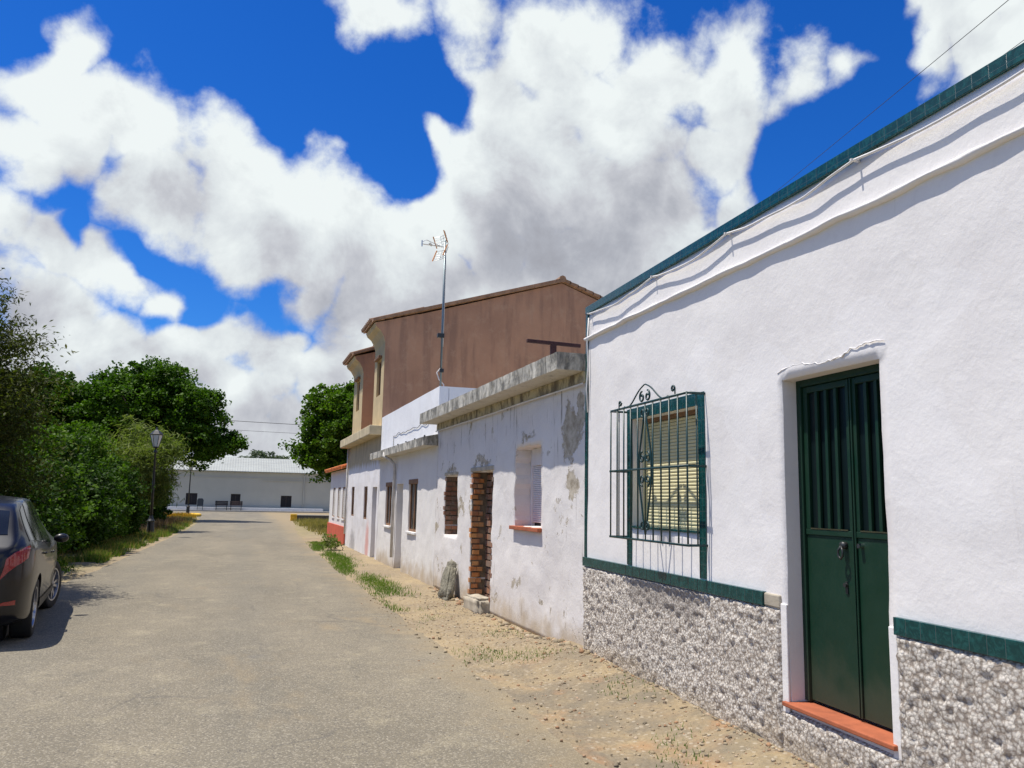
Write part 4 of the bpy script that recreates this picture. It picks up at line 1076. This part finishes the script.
m = MB(); m.tube([(-5.4, 67.2, .075), (-4.9, 66.6, .075), (-3.6, 66.4, .075), (-2.95, 66.9, .075), (-2.85, 68.2, .075), (-3.1, 69.6, .075), (-4.2, 70.1, .075)], .14, 8)
ki = m.build('kerb', 'yellow_paint', None, smooth=True); tag(ki, 'yellow painted kerb round the island of the distant lamp', 'kerb')
m = MB(); m.prism([(-5.6, 67.3), (-5.0, 66.7), (-3.6, 66.5), (-3.0, 67), (-2.95, 68.2), (-3.2, 69.5), (-4.2, 70), (-12, 70), (-12, 67.3)], -.05, .13, 'z'); o = m.build('traffic_island', 'dry_earth'); tag(o, kind='structure')
lw = empty('low_wall', (3.35, 58.2, 0)); tag(lw, 'low dark kerb wall with a yellow painted end beside the road', 'low wall')
MB().box(.42, 9, 0, .35, 0, .36).build('wall_run', 'dark_stone', lw, bevel=.02); MB().box(0, .42, -.03, .38, 0, .46).build('yellow_end', 'yellow_paint', lw, bevel=.03)
MB().box(.42, 9, -.02, .37, .36, .41).build('wall_cap', 'kerb_concrete', lw, bevel=.01)

# overhead wires
def wire(a, b, sag, r, label, grp):
    m = MB(); a, b = Vector(a), Vector(b)
    m.tube([a.lerp(b, i/30) - Vector((0, 0, sag*4*(i/30)*(1 - i/30))) for i in range(31)], r, 5)
    o = m.build('power_line', 'cable_black'); tag(o, label, 'cable', grp)
wire((-16, 74, 8.45), (24, 74, 8.05), .35, .022, 'upper of two dark wires spanning the street before the warehouse', 'wires across the street end')
wire((-16, 74, 7.65), (24, 74, 7.3), .35, .014, 'lower thinner wire spanning the street before the warehouse', 'wires across the street end')
wire((7.9, 5.2, 6.9), (12.6, 22, 8.2), .02, .004, 'thin overhead wire crossing the sky above the near roof, lower of the pair', 'thin wires high above the roofs')
wire((7.0, 5.2, 6.75), (12.4, 22, 8.7), .02, .004, 'thin overhead wire crossing the sky above the near roof, upper of the pair', 'thin wires high above the roofs')

# ------------------------------------------------------------------ car
def crom(tab, x):
    n = len(tab)
    if x <= tab[0][0]: return tab[0][1]
    for i in range(n - 1):
        if x <= tab[i+1][0]:
            x0, y0 = tab[i]; x1, y1 = tab[i+1]; u = (x - x0)/(x1 - x0)
            m0 = (y1 - tab[i-1][1])/(x1 - tab[i-1][0]) if i > 0 else (y1-y0)/(x1-x0)
            m1 = (tab[i+2][1] - y0)/(tab[i+2][0] - x0) if i < n-2 else (y1-y0)/(x1-x0)
            h = x1 - x0
            return (2*u**3-3*u**2+1)*y0 + (u**3-2*u**2+u)*h*m0 + (-2*u**3+3*u**2)*y1 + (u**3-u**2)*h*m1
    return tab[-1][1]
TOP = [(0, .78), (.03, .96), (.12, 1.06), (.22, 1.14), (.42, 1.36), (.58, 1.46), (.9, 1.515), (1.5, 1.545), (2.1, 1.52), (2.5, 1.44), (2.9, 1.24), (3.2, 1.07), (3.6, .98), (4.0, .86), (4.2, .72), (4.28, .58)]
BELT = [(0, .72), (.03, .90), (.12, .99), (.3, 1.03), (.8, 1.02), (1.6, .97), (2.4, .94), (3.1, .96), (3.6, .90), (4.0, .78), (4.2, .66), (4.28, .54)]
WID = [(0, .52), (.02, .64), (.06, .725), (.14, .80), (.35, .87), (.9, .895), (2, .90), (3.2, .89), (3.8, .84), (4.1, .73), (4.23, .60), (4.28, .48)]
WRF = [(0, .48), (.06, .63), (.14, .68), (.3, .66), (.6, .63), (1.2, .65), (2.0, .63), (2.6, .63), (3.1, .70), (3.6, .70), (4.1, .6), (4.28, .42)]
BOT = [(0, .36), (.05, .28), (.3, .21), (3.9, .21), (4.2, .24), (4.28, .32)]
def S(x, v_, side=1, off=0.):
    w_, t_, be, wr, bo = (crom(q, x) for q in (WID, TOP, BELT, WRF, BOT))
    P = [(0, bo), (w_*.80, bo), (w_*.965, bo + .06), (w_*.985, (bo+be)*.40), (w_, (bo+be)*.56), (w_*.985, be - .10), (w_*.955, be), (wr + (w_*.955-wr)*.40, be + (t_-be)*.52), (wr*1.01, t_ - (t_-be)*.13), (wr*.90, t_ - (t_-be)*.035), (wr*.55, t_ + .004), (0, t_ + .012)]
    i = min(int(v_), len(P)-2); u = v_ - i
    p0 = P[max(i-1, 0)]; p1 = P[i]; p2 = P[i+1]; p3 = P[min(i+2, len(P)-1)]
    def c(a, b, c_, d): return b + .5*u*(c_-a + u*(2*a-5*b+4*c_-d + u*(3*(b-c_)+d-a)))*(1) if 1 < i < 9 else b + (c_-b)*u
    yy, zz = c(p0[0], p1[0], p2[0], p3[0]), c(p0[1], p1[1], p2[1], p3[1])
    return Vector((x, side*yy, zz))
def Sn(x, v_, side, off):
    p = S(x, v_, side); e = .01
    a = S(x + e, v_, side) - S(x - e, v_, side); b = S(x, min(v_ + e, 10.99), side) - S(x, max(v_ - e, 0), side)
    n = b.cross(a)*side; n.normalize()
    return p + n*off
def patch(pts4, side, off, nu=10, nv=8, thick=0.):
    """quad patch in (x, v) space laid on the body surface; corners a,b,c,d"""
    m = MB(); a, b, c, d = pts4
    for i in range(nu+1):
        for j in range(nv+1):
            u, w_ = i/nu, j/nv
            x = (a[0]*(1-u)+b[0]*u)*(1-w_) + (d[0]*(1-u)+c[0]*u)*w_; v_ = (a[1]*(1-u)+b[1]*u)*(1-w_) + (d[1]*(1-u)+c[1]*u)*w_
            m.v.append(tuple(Sn(x, v_, side, off)))
    for i in range(nu):
        for j in range(nv): q = i*(nv+1)+j; m.f.append((q, q+nv+1, q+nv+2, q+1))
    return m
CAR = Matrix.Translation((-2.98, 10.05, 0))
car = empty('parked_car', (-2.88, 9.72, 0), R(90 + 6.6))
tag(car, 'black hatchback parked at the left edge of the road by the bushes, seen from behind', 'car')
bm = bmesh.new()
xsC = sorted(set([0, .015, .03, .06, .09, .12, .17] + [.22 + .08*i for i in range(50)] + [4.2, 4.24, 4.265, 4.28]))
xsC = [x for x in xsC if x <= 4.28]
vv = [i*.25 for i in range(0, 45)]; vv = [q for q in vv if q <= 11]
rings = []
for x in xsC:
    ring = [bm.verts.new(S(x, q, 1)) for q in vv] + [bm.verts.new(S(x, q, -1)) for q in reversed(vv[1:-1])]
    rings.append(ring)
n_ = len(rings[0])
for a, b in zip(rings[:-1], rings[1:]):
    for j in range(n_): bm.faces.new((a[j], a[(j+1) % n_], b[(j+1) % n_], b[j]))
bm.faces.new(rings[0][::-1]); bm.faces.new(rings[-1])
bmesh.ops.recalc_face_normals(bm, faces=bm.faces)
me = bpy.data.meshes.new('body'); bm.to_mesh(me); bm.free()
body = link_mesh('body', me, 'car_paint', car, smooth=True)
WX = (.82, 3.40); WR = .325
cuts = []
for wx in WX:
    m = MB(); 
    for s_ in (-1, 1): m.tube([(wx, s_*.60, WR), (wx, s_*1.2, WR)], .372, 36)
    c_ = m.build('cutter', 'trim_black', None); cuts.append(c_)
dg = None
for c_ in cuts:
    c_.parent = car
    md = body.modifiers.new('cut', 'BOOLEAN'); md.object = c_; md.operation = 'DIFFERENCE'; md.solver = 'EXACT'
bpy.context.view_layer.update(); dg = bpy.context.evaluated_depsgraph_get()
nm = bpy.data.meshes.new_from_object(body.evaluated_get(dg)); body.modifiers.clear(); body.data = nm; nm.name = 'body'
for c_ in cuts: bpy.data.objects.remove(c_)
for p in nm.polygons: p.use_smooth = True
try: nm.set_sharp_from_angle(angle=R(40))
except Exception: pass
for s_ in (1, -1):
    patch([(.72, 6.18), (1.42, 6.12), (1.42, 8.15), (.92, 8.1)], s_, .004).build('side_window', 'dark_glass', car, smooth=True)
    patch([(1.50, 6.12), (2.52, 6.12), (2.22, 8.1), (1.50, 8.15)], s_, .004).build('side_window', 'dark_glass', car, smooth=True)
    patch([(.36, 6.3), (.66, 6.2), (.84, 8.0), (.64, 7.8)], s_, .004).build('side_window', 'dark_glass', car, smooth=True)
    patch([(.008, 4.75), (.20, 4.95), (.27, 6.0), (.03, 6.1)], s_, .008, 16, 10).build('tail_light', 'tail_red', car, smooth=True)
    patch([(.012, 2.7), (.09, 2.7), (.09, 2.95), (.012, 2.95)], s_, .006).build('reflector', 'tail_red', car, smooth=True)
    patch([(3.92, 4.6), (4.2, 4.6), (4.18, 5.6), (3.75, 5.9)], s_, .006).build('headlight', 'head_clear', car, smooth=True)
    patch([(1.12, 2.1), (3.05, 2.1), (3.05, 2.6), (1.12, 2.6)], s_, .010).build('sill_trim', 'trim_black', car, smooth=True)
    for dx in (1.46, 2.62):
        patch([(dx, 2.7), (dx+.008, 2.7), (dx+.008, 6.1), (dx, 6.1)], s_, .002, 1, 14).build('door_seam', 'trim_black', car)
    for dx in (1.18, 2.25):
        m = MB(); p = Sn(dx, 5.0, s_, .02); q = Sn(dx + .17, 5.0, s_, .02); m.tube([Sn(dx, 5.0, s_, -.005), p, q, Sn(dx+.17, 5.0, s_, -.005)], .012, 6); m.build('door_handle', 'car_paint', car, smooth=True)
    bm = bmesh.new(); bmesh.ops.create_uvsphere(bm, u_segments=16, v_segments=10, radius=1)
    for v_ in bm.verts: v_.co = Vector((v_.co.x*.06, v_.co.y*.09, v_.co.z*.06)) + Vector((2.62, s_*.96, 1.0))
    me = bpy.data.meshes.new('mirror'); bm.to_mesh(me); bm.free(); link_mesh('mirror', me, 'car_paint', car, smooth=True)
    m = patch([(.23, 9.0), (.47, 9.0), (.47, 11), (.21, 11)], s_, .005); m.build('rear_window', 'dark_glass', car, smooth=True)
    patch([(2.62, 8.9), (3.1, 8.9), (3.16, 11), (2.56, 11)], s_, .005).build('windscreen', 'dark_glass', car, smooth=True)
m = MB(); m.box(-.006, .004, -.26, .26, .60, .71); m.build('number_plate', 'white_plastic', car, bevel=.004)
MB().box(.3, 4.0, -.55, .55, .2, .24).build('underbody', 'trim_black', car)
m = MB(); m.tube([(.12, -.5, .27), (-.02, -.5, .27)], .028, 10); m.build('exhaust', 'chrome', car, smooth=True)
def wheel(wx, s_, steer=0.):
    wl = empty('wheel', (wx, s_*.775, WR), R(steer)); wl.parent = car
    def ring(prof, seg=40):   # lathe about local Y ; prof (r, y)
        m = MB()
        for r_, y_ in prof:
            for j in range(seg):
                a = 2*math.pi*j/seg; m.v.append((r_*math.cos(a), y_*s_, r_*math.sin(a)))
        for i in range(len(prof)-1):
            for j in range(seg): a = i*seg+j; b = i*seg+(j+1) % seg; m.f.append((a, b, b+seg, a+seg))
        return m
    ring([(.215, -.10), (.30, -.105), (.32, -.09), (.325, 0), (.32, .09), (.30, .105), (.225, .098), (.215, .085), (.215, -.10)]).build('tyre', 'rubber', wl, smooth=True)
    m = ring([(.215, .09), (.222, .10), (.205, .098), (.195, .05), (.19, -.08), (.215, -.08)])
    k = len(m.v)
    for q in range(5):
        A = Matrix.Rotation(2*math.pi*q/5, 4, 'Y')
        for e in (-1, 1):
            m.prism([(.03, e*.006 + -.02), (.20, e*.045 - .012), (.20, e*.045 + .016), (.03, e*.006 + .02)], s_*.055, s_*.082, 'y', A)
    m.lathe([(.001, 0)], seg=3) if False else None
    rm = m.build('rim', 'rim_alloy', wl)
    m = ring([(.002, .09), (.05, .088), (.055, .06)]); m.build('hub', 'rim_alloy', wl, smooth=True)
    m = ring([(.002, .0), (.17, .0), (.17, -.02), (.002, -.02)]); m.build('brake_disc', 'galvanised', wl)
for wx in WX:
    for s_ in (-1, 1): wheel(wx, s_, -14 if wx > 2 else 0)
for wx in WX:
    for s_ in (-1, 1): MB().tube([(wx, s_*.58, WR), (wx, s_*.62, WR)], .38, 24).build('wheel_well', 'trim_black', car)

# ------------------------------------------------------------------ vegetation
def leaves(centers, sizes, aspect, up_bias=.4, droop=0.):
    N = len(centers)
    n = rng.normal(size=(N, 3)); n[:, 2] = np.abs(n[:, 2]) + up_bias; n /= np.linalg.norm(n, axis=1, keepdims=True)
    a = rng.normal(size=(N, 3)); a[:, 2] -= droop; a -= n*(a*n).sum(1, keepdims=True); a /= np.linalg.norm(a, axis=1, keepdims=True)
    b = np.cross(n, a); s = sizes[:, None]
    V = np.stack([centers - a*s*.5, centers + b*s*aspect*.5 + n*s*.06, centers + a*s*.5, centers - b*s*aspect*.5 + n*s*.06], 1).reshape(-1, 3)
    Q = np.arange(4*N).reshape(N, 4)
    return V, Q
def crown_points(lobes, n_clump, per, cr, shell=.55):
    """leaf centres: clumps spread through lumpy ellipsoids (cx,cy,cz,rx,ry,rz), denser towards the outside"""
    L_ = np.array(lobes, float); vol = L_[:, 3]*L_[:, 4]*L_[:, 5]; pr = vol**.75; pr /= pr.sum()
    idx = rng.choice(len(L_), n_clump, p=pr)
    d = rng.normal(size=(n_clump, 3)); d /= np.linalg.norm(d, axis=1, keepdims=True)
    r = shell + (1-shell)*rng.random(n_clump)**.6
    r *= 1 + .14*rng.normal(size=n_clump)*.7
    c = L_[idx, :3] + d*L_[idx, 3:]*r[:, None]
    k = rng.normal(size=(n_clump, per, 3)); k /= (np.linalg.norm(k, axis=2, keepdims=True) + 1e-6); k *= (rng.random((n_clump, per, 1))**.5)
    rad = cr*(.5 + rng.random((n_clump, 1, 1)))
    p = c[:, None, :] + k*rad*np.array([1, 1, .6])
    return p.reshape(-1, 3), c
def tree(name, loc, lobes, n_clump, per, cr, leaf, aspect, mat, label, cat, trunk_r=.2, trunk_h=2., group=None, droop=0., shell=.5, branches=14, up=.4, lean=(0, 0)):
    r = empty(name, loc); tag(r, label, cat, group)
    p, c = crown_points(lobes, n_clump, per, cr, shell)
    p = p[p[:, 2] > .05]
    V, Q = leaves(p, leaf*(.6 + .8*rng.random(len(p))), aspect, up, droop)
    np_mesh('crown' if cat == 'tree' else 'foliage', V, Q, mat, r)
    m = MB()
    if trunk_r > 0:
        top = Vector((lean[0], lean[1], trunk_h))
        nst = 1 if cat == 'tree' else 4
        for q in range(nst):
            ox, oy = (0, 0) if nst == 1 else (random.uniform(-.3, .3), random.uniform(-.3, .3))
            m.tube([(ox, oy, -.1), (ox*1.1 + .05, oy, trunk_h*.35), (ox + lean[0]*.5, oy + lean[1]*.5, trunk_h*.7), tuple(top + Vector((ox*1.5, oy*1.5, 0)))], [trunk_r*1.25, trunk_r, trunk_r*.85, trunk_r*.65], 8)
        for q in range(branches):
            t_ = Vector(c[random.randrange(len(c))]); mid = top.lerp(t_, .5) + Vector((random.uniform(-.2, .2), random.uniform(-.2, .2), .25))
            st = top.lerp(Vector((0, 0, trunk_h*.6)), random.random()*.6)
            m.tube([st, mid, t_], [trunk_r*.42, trunk_r*.24, trunk_r*.06], 6)
        m.build('trunk' if cat == 'tree' else 'stems', 'bark', r, smooth=True)
    return r

# large dark broadleaf, hanging over the road beyond the first lamp
tree('broadleaf_tree', (-6.2, 56, 0), [(.3, 0, 6.6, 3.6, 3.4, 3.0), (2.6, -.5, 5.6, 2.6, 2.6, 1.6), (-2.6, .5, 6.0, 2.8, 2.8, 2.2), (.8, 0, 8.8, 2.0, 2.0, 1.4), (4.6, -1.0, 4.9, 1.3, 1.4, 1.0), (5.6, -1.2, 4.9, .8, .8, .45), (3.2, -1, 7.2, 1.6, 1.6, 1.3), (-1.5, 1, 8.0, 1.8, 1.8, 1.3), (3.6, -1, 4.0, 1.0, 1.0, .8)],
     1250, 72, .55, .19, .75, 'leaf_big_tree', 'large dense dark green tree overhanging the road past the first lamp', 'tree', .34, 3.4, 'trees along the road', shell=.35, branches=26, lean=(.5, 0))
tree('broadleaf_tree', (-12.5, 58, 0), [(0, 0, 6.0, 3.8, 3.4, 3.2), (2.6, 0, 6.6, 2.4, 2.4, 2.0), (-2.2, 0, 7.3, 2.0, 2.0, 1.6), (.5, 0, 8.3, 1.4, 1.4, 1.1)],
     800, 70, .6, .20, .75, 'leaf_big_tree', 'round dark green tree left of the large overhanging tree, behind the bushes', 'tree', .3, 3.2, 'trees along the road', shell=.4, branches=16)
tree('broadleaf_tree', (-16.4, 50, 0), [(0, 0, 5.4, 3.2, 3., 3.0), (2.0, 0, 6.8, 1.7, 1.7, 1.6)],
     600, 66, .6, .20, .75, 'leaf_dark', 'dark tree farthest left in the back row behind the bushes', 'tree', .3, 3., 'trees along the road', shell=.4, branches=12)
# right-hand tree behind the orange-tiled house
tree('broadleaf_tree', (5.7, 43.5, 0), [(0, 0, 5.3, 2.9, 2.7, 2.2), (-1.2, -.6, 4.3, 2.1, 2.0, 1.5), (.3, .2, 6.7, 1.8, 1.8, 1.1), (-1.2, 0, 6.3, 1.4, 1.4, 1.2), (-1.0, 0, 3.2, 1.0, 1.0, .7)],
     760, 70, .45, .16, .8, 'leaf_mid', 'round leafy green tree standing right of the road behind the orange tiled house', 'tree', .26, 3., 'trees along the road', shell=.45, branches=18)
tree('distant_tree', (2.4, 121, 0), [(0, 0, 5.0, 3.2, 2.5, 2.8), (2.2, 0, 5.2, 1.8, 1.8, 2.2), (-1.8, 0, 4.6, 1.8, 1.8, 2.0)],
     260, 40, .7, .45, .4, 'leaf_grey', 'small greyish tree top showing above the warehouse roof', 'tree', .3, 3., 'trees along the road', shell=.3, branches=10)
# near left tree with narrow leaves
tree('small_leaved_tree', (-5.55, 15.2, -.15), [(0, 0, 3.6, 2.2, 2.3, 2.4), (.6, .0, 4.0, 1.3, 1.4, 1.1), (1.6, -.5, 3.0, 1.2, 1.3, 1.5), (1.0, .8, 2.1, 1.5, 1.5, 1.5), (1.75, -.2, 3.6, .55, .8, .6), (-.4, 0, 5.2, 1.1, 1.1, .8)],
     1300, 60, .36, .085, .32, 'leaf_olive', 'olive brown small-leaved tree at the left edge above the parked car', 'tree', .16, 1.9, None, droop=.8, shell=.3, branches=26)
BL = [ # x, y, rx, ry, h, mat, leaf, aspect, label
 (-6.2, 9.2, 1.3, 1.6, 2.0, 'leaf_dark', .10, .6, 'low dark bush beside the parked car on its left'),
 (-5.0, 18.4, 1.5, 1.8, 2.9, 'leaf_dark', .11, .65, 'dark leafy bush just beyond the parked car'),
 (-5.4, 21.8, 1.8, 2.0, 3.5, 'leaf_mid', .12, .7, 'tall green bush second beyond the parked car'),
 (-4.9, 25.2, 1.5, 1.9, 3.1, 'leaf_dark', .12, .65, 'dense dark bush in the middle of the roadside row'),
 (-5.0, 28.8, 1.6, 2.0, 3.5, 'leaf_mid', .13, .65, 'rounded green bush short of the first street lamp'),
 (-4.7, 32.6, 1.3, 1.8, 2.8, 'leaf_dark', .13, .65, 'dark bush immediately left of the first street lamp'),
 (-8.2, 30.0, 2.4, 3.0, 4.9, 'leaf_dark', .16, .7, 'taller dark bush rising behind the roadside row'),
 (-7.6, 23.0, 2.0, 2.6, 4.2, 'leaf_mid', .14, .7, 'tall bush behind the roadside row nearer the car'),
 (-5.2, 46.5, 1.7, 2.4, 3.2, 'leaf_dark', .16, .65, 'low dark bush beyond the lamp under the pale shrub'),
]
for (x, y, rx, ry, h, mt, lf, asp, lb) in BL:
    lo = [(0, 0, h*.5, rx, ry, h*.48), (rx*.4, -ry*.3, h*.35, rx*.75, ry*.6, h*.34), (-rx*.2, ry*.4, h*.62, rx*.7, ry*.6, h*.36), (rx*.3, ry*.3, h*.25, rx*.7, ry*.7, h*.26), (rx*.1, -ry*.1, h*.85, rx*.45, ry*.4, h*.22)]
    tree('bush', (x, y, 0), lo, 430, 74, .32, lf*.82, asp, mt, lb, 'bush', .05, h*.45, 'bushes along the left verge', shell=.55, branches=8)
tree('feathery_shrub', (-4.6, 39.5, 0), [(0, 0, 3.3, 1.4, 1.7, 1.4), (.7, -.3, 2.7, 1.3, 1.4, 1.2), (1.3, -.3, 3.6, .8, .9, .7), (-.5, .3, 2.3, 1.3, 1.5, 1.3), (.9, -.2, 1.9, .9, 1.0, .9)],
     330, 40, .5, .30, .13, 'leaf_pale', 'pale green feathery shrub with drooping leaves between the two lamps', 'shrub', .06, 1.8, None, droop=1.2, shell=.3, branches=12)
tree('weedy_bush', (2.78, 26.2, 0), [(0, 0, .24, .32, .5, .26)], 60, 22, .10, .07, .4, 'leaf_pale', 'small green weed clump at the road edge before the red-based house', 'bush', .012, .2, None, shell=.2, branches=5)
tree('sapling', (-4.15, 16.6, 0), [(0, 0, 1.3, .35, .5, .6), (.1, 0, 2.0, .28, .35, .3)], 36, 14, .16, .17, .6, 'grass_green', 'bright green sapling showing between the parked car and the bushes', 'sapling', .02, 1.4, None, shell=.2, branches=8)

def blades(name, P, hgt, wid, mat, label, cat):
    N = len(P); th = rng.random(N)*2*math.pi; h = hgt*(.4 + .9*rng.random(N)); le = rng.normal(size=(N, 2))*.35
    dx = np.stack([np.cos(th), np.sin(th), np.zeros(N)], 1)*(wid*.5)
    tip = P + np.stack([le[:, 0]*h, le[:, 1]*h, h], 1)
    V = np.stack([P - dx, P + dx, tip], 1).reshape(-1, 3)
    o = np_mesh(name, V, np.arange(3*N).reshape(N, 3), mat); tag(o, label, cat, kind='stuff'); return o
def strip(n, y0, y1, xf, spread, dens=.5, sc=.9, hz=0.):
    out = []
    while len(out) < n:
        y = random.uniform(y0, y1); x = xf(y) + random.gauss(0, spread)
        if noise.noise(Vector((x*1.4, y*sc, 9))) + random.random()*.5 > dens: out.append((x, y, gh(x, y) + hz)) if (x < edge_x(LE, y) - .02 or x > edge_x(RE, y) - .22) else None
    return np.array(out)
P = strip(15000, 14, 48, lambda y: edge_x(LE, y) - .55, .38, .35)
blades('verge_grass', P, .16, .016, 'grass_green', 'green grass along the left verge under the bushes', 'grass')
P = strip(9000, 14, 60, lambda y: edge_x(LE, y) - .9, .7, .3)
blades('dry_grass', P, .22, .018, 'grass_dry', 'dry straw coloured grass mixed into the left verge', 'grass')
def pr(y): return edge_x(RE, y) + .12 + .35*sst(y, 13, 20)*0 + (.1*math.sin(y*.9))
P = strip(9000, 12.0, 31, pr, .17, .02, .5)
P = P[P[:, 0] < 3.3]
blades('road_edge_grass', P, .062, .011, 'grass_green', 'green grass strip along the right road edge before the white houses', 'grass')
P = strip(7000, 36, 57.5, lambda y: 4.9, 1.0, .2)
P = P[(P[:, 0] > edge_x(RE, 45)+.1)]
blades('field_grass', P, .25, .03, 'grass_dry', 'dry yellow grass plot beyond the last house', 'grass')
P = strip(900, 3, 12, lambda y: 2.75, .35, .62)
blades('weed_tufts', P, .035, .008, 'grass_green', 'tiny weeds in the sandy strip by the near house', 'weeds')
P = strip(2600, 63, 66.5, lambda y: -4.6, .9, .2); blades('island_flowers', P, .3, .05, 'flower_bed', 'orange and yellow dry plants before the lamp island', 'plants')
P = strip(2600, 36, 52, lambda y: -3.7, .45, .2); blades('dry_brush', P, .38, .03, 'brush_dry', 'dry brown brush on the left verge past the first lamp', 'brush')

# gravel along the wall foot and over the sandy strip
def pebbles(n, gen_, name, label):
    V = []; Q = []; base = np.array([(-1, -1, -1), (1, -1, -1), (1, 1, -1), (-1, 1, -1), (-1, -1, 1), (1, -1, 1), (1, 1, 1), (-1, 1, 1)], float)
    fc = np.array([(0, 3, 2, 1), (4, 5, 6, 7), (0, 1, 5, 4), (1, 2, 6, 5), (2, 3, 7, 6), (3, 0, 4, 7)])
    for k in range(n):
        x, y, s = gen_(); b = base*(1 + rng.normal(size=(8, 3))*.28); b[4:, :2] *= .62; b = b*np.array([s, s*random.uniform(.6, 1.2), s*.55])
        a = random.random()*6.28; c_, s__ = math.cos(a), math.sin(a); b[:, :2] = b[:, :2] @ np.array([[c_, -s__], [s__, c_]])
        V.append(b + np.array([x, y, gh(x, y) + s*.25 + (.008 if x < edge_x(RE, y) else 0)])); Q.append(fc + 8*k)
    o = np_mesh(name, np.concatenate(V), np.concatenate(Q), 'pebble'); tag(o, label, 'gravel', kind='stuff')
def gA():
    y = 2.2 + 12*random.random()**1.3; x = 3.55 - abs(random.gauss(0, .75)) + .02
    x = min(x, 3.44 - max(0, (8.05 - y))*.0367 - .03)
    return x, y, random.choice((.003, .004, .004, .006, .007, .009, .013)) * random.uniform(.7, 1.4)
pebbles(3600, gA, 'gravel', 'loose gravel over the sandy strip beside the houses')
def gB():
    y = 7.6 + 7.5*random.random()**.8; return 3.44 - abs(random.gauss(0, .05)), y, random.uniform(.015, .04)
pebbles(150, gB, 'rubble', 'crumbled plaster and brick rubble along the wall foot')
def gC(): return random.uniform(-2.6, 2.5), 2.5 + 14*random.random(), random.choice((.003, .004, .006))
pebbles(900, gC, 'road_grit', 'fine grit scattered on the worn asphalt')

scene.render.engine = 'CYCLES'
scene.cycles.max_bounces = 6; scene.cycles.diffuse_bounces = 3; scene.cycles.transparent_max_bounces = 4
